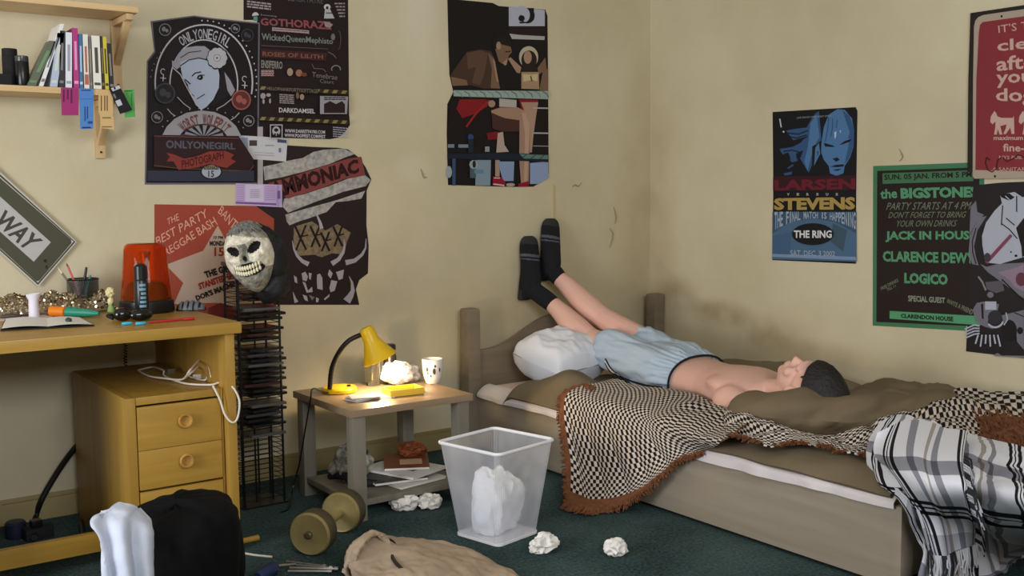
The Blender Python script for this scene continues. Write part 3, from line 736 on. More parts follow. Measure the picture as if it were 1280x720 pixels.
MB().bx(0.419, 0.853, 3.30, 3.325, 0.045, 0.105, bev=0.002).build('foot_rail', mpine, desk)
cab = thing('drawer_unit', 'honey-coloured wooden drawer unit with ring knobs standing under the desk', 'drawer unit', (1.0, 3.5, 0))
CT = 0.53
g = MB(); cx0, cx1, cy0, cy1 = 0.856, 1.157, 3.20, 3.86
g.bx(cx0, cx0 + 0.030, cy0, cy1, 0, CT, bev=.002).bx(cx1 - 0.006, cx1, cy0, cy1, 0, CT).bx(cx0 + .031, cx1 - .007, cy0, cy1, CT - .024, CT, bev=.002).bx(cx0 + .031, cx1 - .007, cy1 - .012, cy1, 0, CT - .025).bx(cx0 + .031, cx1 - .007, cy0 + .02, cy1 - .013, 0, .012)
g.build('carcass', mpiny, cab)
mknob = wood('beech_knob', (160, 116, 52), (184, 140, 70), 'Y', 0.3)
def knob(x, z, par):
    Mx = Matrix.Translation((x, cy0 - .006, z)) @ Matrix.Rotation(math.radians(90), 4, 'X')
    MB().lathe([(0, -.002), (.010, -.002), (.010, .006), (.0215, .010), (.0235, .016), (.0205, .021), (.0165, .0205), (.0125, .013), (0, .011)], Mx, 28).build('knob', mknob, par)
for z0, z1, kz in ((.366, .500, .445), (.243, .3645, .318), (.121, .236, .195), (.013, .115, .07)):
    d_ = MB().bx(cx0 + .033, cx1 - .009, cy0 - .006, cy0 + .013, z0, z1, bev=.0015).bx(cx0 + .05, cx1 - .03, cy0 + .0135, cy1 - .1, z0 + .012, z1 - .02).build('drawer', mpine, cab)
    knob(1.030, kz, d_)
# ------------------------------------------------------------------ wall shelves
mshelf = wood('pale_pine', (204, 170, 118), (222, 190, 140), 'X', 0.45, 0.7); mbr = wood('pale_pine_bracket', (190, 158, 110), (212, 180, 132), 'Z', 0.5, 0.8)
SZ = 1.505
sh1 = thing('wall_shelf', 'pale pine lower wall shelf carrying the row of books', 'shelf', (0.4, 3.82, SZ))
MB().bx(-0.3, 1.024, 3.72, WY - .002, SZ - .020, SZ, bev=.002).build('board', mshelf, sh1)
sh2 = thing('wall_shelf', 'pale pine upper wall shelf cut off by the top of the picture', 'shelf', (0.4, 3.82, 1.79))
MB().bx(-0.3, 1.096, 3.72, WY - .002, 1.772, 1.792, bev=.002).build('board', mshelf, sh2)
def bracket(par, x, z, low, rch):
    g = MB(); g.bx(x - .016, x + .016, WY - .020, WY - .001, z - low, z - .001, bev=.003)
    g.bx(x - .012, x + .012, WY - .20, WY - .021, z - .022, z - .001, bev=.002)
    a = Vector((x, WY - .165, z - .022)); b_ = Vector((x, WY - .016, z - .15)); d = b_ - a
    g.box((a + b_) / 2, (.022, .022, d.length), M=Vector((0, 0, 1)).rotation_difference(d).to_matrix().to_4x4(), bev=.002)
    br = g.build('bracket', mbr, par)
    MB().lathe([(0, 0), (.004, 0), (.004, .002), (0, .003)], Matrix.Translation((x, WY - .0201, z - low + .022)) @ Matrix.Rotation(math.radians(90), 4, 'X'), 10).build('screw', M('screw_dark', (50, 46, 42), .4, metal=.8), br)
bracket(sh1, 1.000, SZ - .021, .205, 0); bracket(sh1, 0.05, SZ - .021, .205, 0)
bracket(sh2, 1.070, 1.771, .25, 0); bracket(sh2, 0.05, 1.771, .25, 0)
# books: (x at the foot, spine width, height, lean at the top, cover, band, label)
cov = {}
def bookmat(c): return M('cover_%d_%d_%d' % c, c, .45)
mpage = M('book_pages', (226, 218, 198), .9)
BK = [(.728, .026, .150, .075, (88, 96, 74), (104, 138, 92), 'grey-green paperback leaning furthest left in the book row', .06),
      (.765, .013, .208, .075, (226, 224, 222), (120, 120, 130), 'thin white paperback leaning right beside the grey-green one', .13),
      (.800, .022, .178, .030, (176, 186, 204), (206, 206, 196), 'pale blue-grey book between the leaning white one and a black spine', .13),
      (.827, .016, .186, .012, (34, 30, 32), (120, 116, 116), 'black-spined book left of the white book beside the magenta one', .13),
      (.848, .020, .182, .008, (222, 224, 230), (150, 156, 176), 'white book with grey lettering just left of the magenta book', .13),
      (.874, .017, .198, .004, (172, 44, 122), (226, 150, 196), 'magenta-spined book, tallest in the row on the shelf', .13),
      (.893, .011, .180, .004, (62, 106, 150), (190, 206, 220), 'thin blue book just right of the magenta one', .13),
      (.908, .016, .180, .002, (228, 222, 214), (176, 96, 66), 'white book with a red-brown panel low on its spine', .13),
      (.926, .008, .170, .002, (110, 104, 96), (150, 144, 130), 'thin grey book between two white books', .13),
      (.938, .026, .178, .000, (230, 226, 214), (70, 66, 60), 'wide ivory-white book near the right end of the row', .13),
      (.966, .008, .178, .000, (36, 32, 34), (150, 120, 60), 'thin black book just left of the yellow one', .13),
      (.976, .012, .176, -.002, (206, 190, 50), (60, 56, 40), 'yellow-spined book second from the right end of the row', .13),
      (.991, .014, .156, -.004, (30, 28, 28), (130, 122, 116), 'short black book at the right end of the row', .13)]
for (x, w_, h, lean, c, c2, lab, dep) in BK:
    t = thing('book', lab, 'book', (x, 3.73, SZ), 'books on the lower wall shelf')
    def sk(q): return Vector((q.x + lean * (q.z - SZ) / h, q.y, q.z))
    z0 = SZ + .001
    for nm, args, mt in (('cover', None, None), ('pages', None, None)):
        g = MB()
        if nm == 'cover':
            g.bx(x, x + w_, 3.724, 3.728, z0, z0 + h, 0); g.bx(x, x + .0016, 3.7281, 3.724 + dep, z0, z0 + h, 0); g.bx(x + w_ - .0016, x + w_, 3.7281, 3.724 + dep, z0, z0 + h, 0)
            g.bx(x + w_ * .3, x + w_ * .7, 3.7234, 3.7241, z0 + h * .30, z0 + h * .78, 1); g.bx(x + w_ * .12, x + w_ * .88, 3.7234, 3.7241, z0 + h * .07, z0 + h * (.26 if 'panel' in lab else .12), 1)
        else:
            g.bx(x + .0017, x + w_ - .0017, 3.7285, 3.722 + dep, z0 + .003, z0 + h - .003, 0)
        g.v = [sk(q) for q in g.v]
        g.build(nm, [bookmat(c), bookmat(c2)] if nm == 'cover' else mpage, t, smooth=False)
mblackp = M('black_plastic', (20, 19, 20), .3); mblackm = M('black_matte', (22, 21, 22), .8)
tag(MB().bx(.60, .686, 3.73, 3.80, SZ + .001, SZ + .036, bev=.003).build('box', mblackm), 'low flat black box at the left end of the shelf', 'box')
def can(name, lab, x, y, z, r, h, mats):
    t = thing(name, lab, 'canister', (x, y, z))
    MB().lathe([(r * .94, 0), (r, .003), (r, h * .8), (r * .97, h * .81)], Matrix.Translation((x, y, z + .0005)), 26).build('body', mats[0], t)
    MB().lathe([(r * .98, h * .8105), (r * 1.0, h * .82), (r * .98, h * .99), (r * .9, h)], Matrix.Translation((x, y, z + .0005)), 26).build('lid', mats[1], t)
can('canister', 'taller matte black canister standing behind on the shelf left of the books', .695, 3.80, SZ, .024, .125, (mblackm, mblackm))
can('canister', 'shorter glossy black canister at the shelf edge left of the books', .722, 3.752, SZ, .021, .098, (mblackp, M('smoky_grey', (66, 66, 68), .25)))

# ------------------------------------------------------------------ wire tower of discs
mwire = M('black_wire', (16, 16, 17), .4, metal=.3)
RX0, RX1, RY0, RY1 = 1.366, 1.520, 3.585, 3.715
rk = thing('disc_tower', 'tall black wire tower holding disc cases beside the desk', 'disc rack', (1.445, 3.65, 0))
g = MB()
for x in (RX0, RX1):
    for y in (RY0, RY1): g.tube([(x, y, .006), (x, y, .885)], .0045, 8)
for x in (RX0 + .045, RX1 - .045):
    g.tube([(x, RY0 - .002, .02), (x, RY0 - .002, .30)], .0035, 6); g.tube([(x, RY1, .01), (x, RY1, .885)], .0035, 6)
g.build('frame', mwire, rk)
g = MB(); z = .03
while z < .885:
    g.tube([(RX0, RY1, z), (RX0, RY0, z), (RX1, RY0, z), (RX1, RY1, z), (RX0, RY1, z)], .0016, 5); z += .0185
g.build('slots', mwire, rk)
MB().bx(RX0 - .01, RX1 + .01, RY0 - .01, RY1 + .01, 0, .006).build('base', mblackp, rk)
MB().bx(RX0 - .008, RX1 + .008, RY0 - .008, RY1 + .008, .886, .9).build('cap', mblackp, rk)
cdc = [M('disc_case_black', (26, 26, 28), .25), M('disc_case_grey', (84, 82, 80), .35), M('disc_case_dark_red', (62, 34, 32), .3), M('disc_case_smoke', (60, 60, 66), .25)]
z = .262; k = 0
rr = random.Random(11)
while z < .87:
    o = rr.uniform(-.006, .028); rz = rr.uniform(-.03, .14)
    mi = [1, 0, 0, 3, 0, 1, 0, 0, 2, 0, 0, 0, 1, 0, 3, 0, 0, 2, 0, 0, 0][k % 21]
    t = MB().box((1.447 + o * .8, 3.632 - o, z + .0065), (.136, .122, .0095), rz=rz, bev=.0012).build('disc_case', cdc[mi])
    tag(t, 'disc case lying flat in the black wire tower beside the desk', 'disc case', 'disc cases in the wire tower')
    z += .0185 * rr.choice((1, 1, 1, 2)); k += 1

# ------------------------------------------------------------------ skull mask hung on the tower
Mk_out = Vector((-0.62, -0.78, 0)).normalized(); Mk_up0 = Vector((0, 0, 1)); Mk_r0 = Mk_up0.cross(Mk_out).normalized()
rol = math.radians(-13)
Mk_r = Mk_r0 * math.cos(rol) + Mk_up0 * math.sin(-rol) ; Mk_up = Mk_up0 * math.cos(rol) - Mk_r0 * math.sin(-rol)
mk_c = atY(313, 322, 3.50)
mask = thing('skull_mask', 'grey rubber skull mask with bared teeth hung on the black disc tower', 'mask', mk_c)
def MW(x, y, z): return mk_c + Mk_r * x + Mk_up * y + Mk_out * z
def g2(x, y, cx, cy, sx, sy): return math.exp(-(((x - cx) / sx) ** 2 + ((y - cy) / sy) ** 2))
def maskpt(u, v):
    a = (u - .5) * math.pi * 1.25; b_ = (v - .5) * math.pi
    x = math.sin(a) * math.cos(b_); y = math.sin(b_); z = math.cos(a) * math.cos(b_)
    taper = 1 - .34 * max(0, -y) ** 1.3 + .03 * y
    X, Y, Z = x * .086 * taper, y * .124, z * .080
    f = max(0, z)
    Z += f * (.014 * g2(X, Y, 0, .062, .07, .018) - .040 * g2(X, Y, -.036, .032, .022, .018) - .040 * g2(X, Y, .036, .032, .022, .018) - .022 * g2(X, Y, .0, -.002, .011, .013)
              + .010 * g2(X, Y, 0, .022, .010, .018) + .014 * g2(X, Y, -.052, .002, .018, .014) + .014 * g2(X, Y, .052, .002, .018, .014) - .024 * g2(X, Y, .004, -.040, .040, .017) + .012 * g2(X, Y, 0, -.085, .028, .018)
              - .010 * g2(X, Y, -.05, -.03, .015, .02) - .010 * g2(X, Y, .056, -.03, .015, .02))
    Z += .006 * noise.fractal(Vector((X * 60, Y * 60, Z * 30)), .8, 2, 3)
    return X, Y, Z
def maskmat(u, v):
    X, Y, Z = maskpt(u, v)
    if Z > 0 and ((abs(X) - .037) / .024) ** 2 + ((Y - .030 - .35 * (abs(X) - .037)) / .0165) ** 2 < 1: return 1
    if Z > 0 and (X / .007) ** 2 + ((Y + .003) / .010) ** 2 < 1: return 1
    if Z > 0 and ((X - .004) / .050) ** 2 + ((Y + .042) / .0225) ** 2 < 1: return 1
    if Z > 0 and ((Y < -.012 - .25 * abs(X) and not (abs(X) > .05 and Y > -.045)) or (abs(X) < .016 and -.03 < Y < .05) or Y > .078 - .35 * X) : return 2
    return 0
mm0 = M('mask_bone', (222, 214, 194), .6, var=.28, scale=34, bump=.6, bscale=70); mm2 = M('mask_grey_flesh', (150, 146, 132), .6, var=.45, scale=40, bump=.8, bscale=80)
MB().grid(lambda u, v: MW(*maskpt(u, v)), 110, 90, mfun=maskmat).build('face', [mm0, M('mask_hollow', (12, 11, 11), .8), mm2], mask)
g = MB()
for row, (y0, n_, hh) in enumerate(((-.0330, 10, .0155), (-.0520, 10, .0145))):
    for i in range(n_):
        t = (i - (n_ - 1) / 2) / ((n_ - 1) / 2); X = .004 + t * .041; Y = y0 + (.007 * t * t if row == 0 else .010 * t * t) ; Z = .086 - .018 * t * t
        g.ball(MW(X, Y, Z), (.0047, hh * .62, .006), M=Matrix((( Mk_r.x, Mk_up.x, Mk_out.x, 0), (Mk_r.y, Mk_up.y, Mk_out.y, 0), (Mk_r.z, Mk_up.z, Mk_out.z, 0), (0, 0, 0, 1))), n=10)
g.build('teeth', M('mask_teeth', (228, 220, 190), .35), mask)
g = MB(); rh = random.Random(5)
for i in range(150):
    a = rh.uniform(-1.5, 1.5); b_ = rh.uniform(.85, 1.5); q = (math.sin(a) * math.cos(b_) * .085, math.sin(b_) * .119, math.cos(a) * math.cos(b_) * .078)
    p0 = MW(*q); dx = rh.uniform(.0, .03); rh.random()
    if q[0] < -.035 and q[1] < .085: continue
    g.tube([p0, MW(q[0] * 1.08 + dx * .4, q[1] * 1.05 + .002, q[2] * 1.1), MW(q[0] * 1.12 + dx, q[1] * 1.0 - .012, q[2] * 1.08 + .004)], [.005, .0045, .001], 5)
g.build('hair', M('mask_grey_hair', (112, 110, 104), .8, var=.3, scale=50), mask)
g = MB(); Rm = Matrix(((Mk_r.x, Mk_up.x, Mk_out.x, 0), (Mk_r.y, Mk_up.y, Mk_out.y, 0), (Mk_r.z, Mk_up.z, Mk_out.z, 0), (0, 0, 0, 1)))
g.ball(MW(.030, -.008, -.050), (.086, .122, .060), M=Rm, nz=.12, n=26); g.ball(MW(.034, -.115, -.045), (.066, .060, .045), M=Rm, nz=.15, n=22)
g.build('hood', M('mask_black_hood', (18, 18, 20), .6, bump=.5, bscale=40), mask)

# ------------------------------------------------------------------ road sign leaning over the desk
msg = M('sign_grey_green', (86, 84, 70), .5, var=.08, scale=9); msw = M('sign_white', (206, 200, 188), .5, var=.05, scale=12)
# ------------------------------------------------------------------ side table
mtab = wood('grey_painted_wood', (112, 106, 94), (128, 121, 108), 'Z', 0.5, 0.6); mtt = wood('grey_brown_top', (134, 112, 88), (152, 130, 104), 'X', 0.35, 0.6)
TX0, TX1, TY0, TY1, TZ = 1.600, 2.105, 3.185, 3.665, 0.400
tb = thing('side_table', 'low grey wooden side table with a lower shelf between desk and bed', 'side table', ((TX0 + TX1) / 2, 3.42, 0))
MB().bx(TX0, TX1, TY0, TY1, TZ - .026, TZ, bev=.003).build('table_top', mtt, tb)
for x in (TX0 + .012, TX1 - .062):
    for y in (TY0 + .010, TY1 - .060): MB().bx(x, x + .05, y, y + .05, 0, TZ - .027, bev=.003).build('leg', mtab, tb)
MB().bx(TX0 + .02, TX1 - .02, TY0 + .0615, TY1 - .0615, .052, .074, bev=.002).bx(TX0 + .063, TX1 - .063, TY0 + .018, TY0 + .061, .052, .074, bev=.002).build('lower_shelf', mtab, tb)
# desk lamp
mly = M('lamp_yellow', (226, 184, 28), .35); mneck = M('lamp_neck_black', (30, 26, 24), .35, metal=.4)
lb = Vector((1.728, 3.53, TZ + .0005))
lamp = thing('desk_lamp', 'lit yellow desk lamp with a black gooseneck on the side table', 'lamp', lb)
MB().lathe([(.060, 0), (.066, .003), (.066, .014), (.060, .020), (.02, .022), (0, .022)], Matrix.Translation(lb), 36).build('base', mly, lamp)
MB().lathe([(0, 0), (.008, 0), (.008, .006), (0, .007)], Matrix.Translation(lb + Vector((.028, -.026, .0215))), 14).build('switch', mblackp, lamp)
n0 = atY(412, 480, 3.50); n0.z = TZ + .022
nk = [n0, atY(415, 460, 3.50), atY(424, 440, 3.485), atY(436, 426, 3.47), atY(452, 418, 3.455)]
g = MB(); P_ = spline(nk, 16)
g.tube(P_, [.0085 + .0012 * (i % 2) for i in range(len(P_))], 12); g.build('neck', mneck, lamp)
s0 = atY(457, 410, 3.45); s1 = atY(474.5, 448, 3.43); ax = (s1 - s0); Ls = ax.length; axn = ax.normalized()
Ms = Matrix.Translation(s0) @ Vector((0, 0, 1)).rotation_difference(axn).to_matrix().to_4x4()
k = Ls / .147
MB().lathe([(0, -.002), (.020, -.002), (.027, .006), (.029, .020), (.030, Ls * .40), (.036, Ls * .50), (.046, Ls * .68), (.060, Ls * .90), (.067, Ls), (.066, Ls + .002), (.064, Ls), (.057, Ls * .90), (.043, Ls * .68), (.033, Ls * .52), (.027, Ls * .42), (.026, .022), (0, .008)], Ms, 40, mfun=lambda j: 1 if j >= 10 else 0).build('lamp_shade', [mly, M('lamp_inside_white', (240, 236, 220), .5)], lamp)
bulb = MB().ball(Ms @ Vector((0, 0, Ls * .70)), (.024, .024, .028), n=18).build('bulb', M('bulb_glow', (255, 226, 170), .4, emit=9.0), lamp)
pl = bpy.data.lights.new('lamp_bulb_light', 'POINT'); pl.energy = 7.0; pl.color = (1.0, .74, .42); pl.shadow_soft_size = .02
po = bpy.data.objects.new('lamp_bulb_light', pl); COL.objects.link(po); po.location = Ms @ Vector((0, 0, Ls * .97))
MB().tube([lb + V(-.05, -.03, .006), lb + V(-.075, -.03, .012), atY(391, 486, 3.46), atY(388, 500, 3.46), atY(381, 540, 3.5), atY(374, 580, 3.56), atY(366, 610, 3.60), atZ(362, 634, .006), atZ(352, 640, .005)], .003, 8, smooth=8).build('power_cable', mblackp, lamp)
# papers, tumbler, tin, tissues, yellow packet, mug
mpap = M('white_paper', (232, 228, 222), .8); mpapg = M('printed_leaflet', (176, 172, 176), .6)
c = atZ(452, 499, TZ)
for i in range(5):
    tag(MB().box(c + V(.004 * (i % 3), -.003 * i, .0022 + i * .0026), (.105, .075, .0022), rz=.25 - .13 * i).build('leaflet', [mpap, mpapg, mpap, mpapg, mpapg][i]), 'printed leaflet in the small stack before the lamp', 'leaflet', 'leaflets stacked before the lamp')
tag(MB().box(atZ(474, 496, TZ) + V(0, 0, .0015), (.10, .075, .0014), rz=-.25).build('paper_sheet', mpap), 'white sheet of paper lit beneath the lamp shade', 'paper')
gl = Vector((1.895, 3.575, TZ + .001))
mglass = M('tumbler_glass', (235, 235, 230), .05, trans=1.0, spec=.5)
tag(MB().lathe([(0, 0), (.026, 0), (.028, .004), (.031, .10), (.0295, .10), (.0265, .012), (0, .010)], Matrix.Translation(gl), 30).build('glass_tumbler', mglass), 'clear glass tumbler behind the lamp shade', 'glass')
tn = Vector((2.00, 3.625, TZ + .001))
t = thing('deodorant_can', 'tall dark printed can standing behind the tumbler at the wall', 'can', tn)
MB().lathe([(.024, 0), (.026, .004), (.026, .098), (.022, .106)], Matrix.Translation(tn), 24).build('body', M('can_dark', (46, 40, 38), .3, var=.4, scale=60), t)
MB().lathe([(.021, .1065), (.024, .108), (.024, .140), (.020, .146), (0, .147)], Matrix.Translation(tn), 24).build('cap', mblackp, t)
yp = atZ(509, 494, TZ)
ytray = thing('yellow_tray', 'shallow yellow plastic tray at the front of the side table', 'tray', yp)
mylw = M('tray_yellow', (230, 188, 66), .4)
rzY = math.radians(-6)
g = MB(); 
g.box(yp + V(0, .03, .006), (.135, .085, .010), rz=rzY, bev=.003)
Rz = Matrix.Rotation(rzY, 3, 'Z')
for ox, oy, dx, dy in ((0, .0405, .135, .005), (0, -.0405, .135, .005), (.065, 0, .005, .085), (-.065, 0, .005, .085)): g.box(yp + V(0, .03, .016) + Rz @ Vector((ox, oy, 0)), (dx, dy, .020), rz=rzY, bev=.0015)
g.build('shell', mylw, ytray)
mtis = M('tissue_white', (240, 240, 242), .9)
def crumple(name, c, r, seed, lab, cat, mt, n=26, amp=.55, group=None, sq=.75):
    g = MB(); bm = bmesh.new(); bmesh.ops.create_icosphere(bm, subdivisions=4, radius=1.0)
    for q in bm.verts:
        d = q.co.normalized(); vd, vp = noise.voronoi(d * 1.5 + Vector((seed, seed, seed))); k = 1.12 - amp * 1.1 * min(.9, vd[1] - vd[0]) - .12 * abs(noise.noise(d * 5 + Vector((seed, 0, 0)))) + .25 * noise.noise(d * 1.3 + Vector((seed * 2, 0, 0)))
        q.co = Vector((d.x * r[0] * k, d.y * r[1] * k, d.z * r[2] * k))
    mz = min(q.co.z for q in bm.verts)
    cut = mz * sq
    for q in bm.verts:
        if q.co.z < cut: q.co.z = cut + (q.co.z - cut) * .05
    mz = min(q.co.z for q in bm.verts)
    g.bm(bm, Matrix.Translation(Vector(c) + V(0, 0, .001 - mz)))
    bm.free(); return tag(g.build(name, mt, smooth=True), lab, cat, group)
tc_ = atZ(500, 480, TZ); tc_.z = TZ
crumple('crumpled_tissue', tc_ + V(-.01, .01, 0), (.062, .050, .045), 2.2, 'crumpled white tissues bunched behind the yellow tray', 'tissue', mtis)
crumple('crumpled_tissue', tc_ + V(.075, .035, 0), (.040, .034, .034), 6.2, 'small white tissue with dark speckles between tray and mug', 'tissue', M('tissue_speckled', (200, 196, 192), .9, var=.5, scale=90))
mg = atZ(541, 479, TZ); mg.z = TZ + .001; 
mug = thing('mug', 'white china mug with small printed figures on the side table', 'mug', mg)
hM = .096; rM = .040
MB().lathe([(0, 0), (.024, 0), (.028, .004), (.036, .030), (rM, .06), (rM + .001, hM), (rM - .002, hM + .001), (rM - .004, hM - .002), (rM - .004, .05), (.02, .010), (0, .009)], Matrix.Translation(mg), 36).build('cup', M('china_white', (232, 228, 224), .2), mug)
hd = (CR * .75 + Vector((0, .0, 0)) - CF * .2).normalized(); hd.z = 0; hd.normalize(); hd = Vector((.9, .45, 0)).normalized()
MB().tube([mg + hd * (rM - .001) + V(0, 0, .078), mg + hd * (rM + .022) + V(0, 0, .076), mg + hd * (rM + .026) + V(0, 0, .050), mg + hd * (rM - .006) + V(0, 0, .026)], .005, 8, smooth=8).build('handle', M('china_white', (232, 228, 224), .2), mug)
# little printed figures round the front of the mug
g = MB(); tocam = (CAM - mg); tocam.z = 0; tocam.normalize(); sd = tocam.cross(V(0, 0, 1))
for an, zz, w_, h_ in ((-.55, .060, .010, .020), (-.5, .044, .006, .012), (.15, .052, .012, .026), (.25, .072, .008, .012), (.75, .056, .008, .018), (-.2, .034, .006, .008)):
    d = (tocam * math.cos(an) - sd * math.sin(an)); s_ = d.cross(V(0, 0, 1)); cc = mg + d * (rM + .0004 if zz > .05 else .0385) + V(0, 0, zz)
    g.ball(cc, (w_ * .5, .0012, h_ * .5), M=Matrix((( s_.x, d.x, 0, 0), (s_.y, d.y, 0, 0), (0, 0, 1, 0), (0, 0, 0, 1))), n=8)
g.build('printed_figures', M('print_dark', (60, 56, 60), .4), mug)
# lower shelf: magazines and clutter
SH = .0745
mags = [(1.90, 3.38, .215, .28, .15, (214, 210, 204), 'white glossy magazine, lowest of the pile under the table'), (1.87, 3.40, .205, .27, -.2, (60, 56, 54), 'dark magazine second in the pile under the table'),
        (1.92, 3.39, .20, .26, .35, (226, 224, 218), 'white magazine lying askew on the dark one under the table'), (1.955, 3.43, .17, .22, -.5, (128, 70, 40), 'orange-brown magazine on top of the pile under the table')]
z = SH
for i, (x, y, sx, sy, rz, c_, lab) in enumerate(mags):
    t = thing('magazine', lab, 'magazine', (x, y, z), 'magazines under the side table'); h_ = .010
    MB().box((x, y, z + h_ / 2 + .0005), (sx - .004, sy - .004, h_ - .002), rz=rz).build('pages', mpap, t)
    g = MB(); g.box((x, y, z + h_ + .0005), (sx, sy, .0014), rz=rz)
    Rz = Matrix.Rotation(rz, 3, 'Z')
    g.box(Vector((x, y, z + h_ + .0014)) + Rz @ Vector((sx * .1, -sy * .1, 0)), (sx * .5, sy * .35, .0006), 1, rz=rz)
    g.build('cover', [bookmat(c_), bookmat(((200, 190, 170), (120, 116, 112), (70, 66, 64), (216, 180, 150))[i])], t); z += h_ + .002
crumple('spotted_cloth', (1.74, 3.47, SH), (.075, .06, .07), 4.1, 'black and white spotted cloth bunched at the left of the lower shelf', 'cloth', None if False else M('spotted_cloth', (150, 148, 136), .9, var=.9, scale=28))
tag(MB().tube([(1.665, 3.50, SH + .018), (1.69, 3.44, SH + .03), (1.71, 3.40, SH + .02), (1.735, 3.345, SH + .016), (1.77, 3.32, SH + .014)], [.012, .016, .018, .016, .010], 10, smooth=6).build('black_pouch', mblackm), 'soft black pouch at the front left of the lower shelf', 'pouch')
crumple('brown_wrapper', (2.01, 3.49, z), (.055, .05, .03), 8.3, 'rust-brown crumpled wrapper on top of the magazine pile', 'wrapper', M('wrapper_rust', (128, 66, 34), .5, var=.4, scale=30))

# ------------------------------------------------------------------ dumbbell
d1 = atZ(392, 664, .072); d2 = atZ(430, 639, .068); dax = (d2 - d1); dax.z = 0; Ld = dax.length; dn = dax.normalized()
db = thing('dumbbell', 'dumbbell with brass-coloured discs lying on the carpet before the side table', 'dumbbell', (d1.x, d1.y, 0))
mbrass = M('dumbbell_gold', (156, 140, 92), .4, metal=.35, var=.15, scale=14); mdk = M('dumbbell_dark', (86, 76, 56), .5, metal=.3)
Md = Matrix.Translation(V(d1.x, d1.y, .0705)) @ Vector((0, 0, 1)).rotation_difference(dn).to_matrix().to_4x4()
for (a, b_) in ((-.032, .032), (Ld - .032, Ld + .032)):
    r = .070
    MB().lathe([(0, a), (.012, a), (r - .012, a), (r - .006, a - .002), (r, a + .006), (r, b_ - .006), (r - .006, b_ + .002), (r - .012, b_), (0, b_)], Md, 40, mfun=lambda j: 1 if j in (4,) else 0).build('disc', [mbrass, mdk], db)
MB().lathe([(.013, .033), (.015, .06), (.016, Ld / 2), (.015, Ld - .06), (.013, Ld - .033)], Md, 18).build('grip', mbrass, db)
for a, s in ((-.0325, -1), (Ld + .0325, 1)): MB().lathe([(.013, a), (.013, a + s * .008), (.008, a + s * .012), (0, a + s * .012)] if s > 0 else [(0, a - .012), (.008, a - .012), (.013, a - .008), (.013, a)], Md, 8).build('nut', mdk, db)

# ------------------------------------------------------------------ waste basket
bz = .318
wbm = bpy.data.materials.new('translucent_plastic'); wbm.use_nodes = True; nt = wbm.node_tree; pb = nt.nodes['Principled BSDF']; pb.inputs['Base Color'].default_value = lin((226, 228, 236)); pb.inputs['Roughness'].default_value = .35
tr = nt.nodes.new('ShaderNodeBsdfTransparent'); tl = nt.nodes.new('ShaderNodeBsdfTranslucent'); tl.inputs[0].default_value = lin((226, 228, 236)); m1 = nt.nodes.new('ShaderNodeMixShader'); m2 = nt.nodes.new('ShaderNodeMixShader')
m1.inputs[0].default_value = .35; nt.links.new(pb.outputs[0], m1.inputs[1]); nt.links.new(tl.outputs[0], m1.inputs[2])
# perforated look: fine mesh holes on the UVs
uvn = nt.nodes.new('ShaderNodeUVMap'); uvn.uv_map = 'UVMap'; chk = nt.nodes.new('ShaderNodeTexNoise'); chk.inputs['Scale'].default_value = 1.0; mpg = nt.nodes.new('ShaderNodeMapping'); mpg.inputs['Scale'].default_value = (60, 5, 1); nt.links.new(uvn.outputs[0], mpg.inputs[0]); nt.links.new(mpg.outputs[0], chk.inputs['Vector'])
mr_ = nt.nodes.new('ShaderNodeMapRange'); mr_.inputs[1].default_value = .3; mr_.inputs[2].default_value = .7; mr_.inputs[3].default_value = .45; mr_.inputs[4].default_value = .72; nt.links.new(chk.outputs['Fac'], mr_.inputs[0]); nt.links.new(mr_.outputs[0], m2.inputs[0])
nt.links.new(m1.outputs[0], m2.inputs[1]); nt.links.new(tr.outputs[0], m2.inputs[2]); nt.links.new(m2.outputs[0], nt.nodes['Material Output'].inputs[0])
mrim = M('basket_rim_white', (232, 232, 236), .4)
bc = Vector((1.940, 2.800, 0)); brz = math.radians(12)
bk = thing('waste_basket', 'square white translucent plastic waste basket on the carpet before the bed', 'waste basket', bc)
def sq(h, z, n=10, rc=.022):
    out = []
    for q, (sx, sy) in enumerate(((1, 1), (-1, 1), (-1, -1), (1, -1))):
        for i in range(n + 1):
            a = math.pi / 2 * (q + i / n); out.append(V(sx * (h - rc) + rc * math.cos(a), sy * (h - rc) + rc * math.sin(a), z))
    R_ = Matrix.Rotation(brz, 3, 'Z'); return [bc + R_ @ q for q in out]
ht, hb2 = .138, .098
def wallfn(u, v):
    r_ = sq(hb2 + (ht - hb2) * v, .008 + (bz - .008) * v); L = len(r_); x = u * L; i = int(x) % L; t = x - int(x); return r_[i].lerp(r_[(i + 1) % L], t)
MB().grid(wallfn, 88, 16, uvs=(1.0, .33)).build('wall', wbm, bk)
MB().loft([sq(hb2 - .004, .001), sq(hb2 + .003, .002), sq(hb2 + .003, .010), sq(hb2 - .004, .011)]).build('base', mrim, bk)
rp = sq(ht + .001, bz); MB().tube(rp + [rp[0]], .0058, 8, cap=False).build('rim', mrim, bk)
mliner = M('crumpled_paper', (246, 247, 252), .85, bump=.3, bscale=20)
crumple('crumpled_paper', bc + V(-.034, -.012, .012), (.062, .064, .120), 12.0, 'crumpled white paper at the left inside the waste basket', 'paper ball', mliner, amp=.3)
crumple('crumpled_paper', bc + V(.036, .016, .012), (.063, .068, .105), 15.0, 'crumpled white paper at the right inside the waste basket', 'paper ball', mliner, amp=.3)
p1_ = atZ(680, 690, 0); p2_ = atZ(770, 694, 0); p3_ = atZ(521, 638, 0)
crumple('paper_ball', p1_, (.050, .036, .032), 21.0, 'crumpled white paper ball on the carpet just right of the waste basket', 'paper ball', mpap, amp=.8)
crumple('paper_ball', p2_, (.038, .034, .029), 27.5, 'crumpled white paper ball on the carpet furthest right, below the bed rail', 'paper ball', mpap, amp=.75)
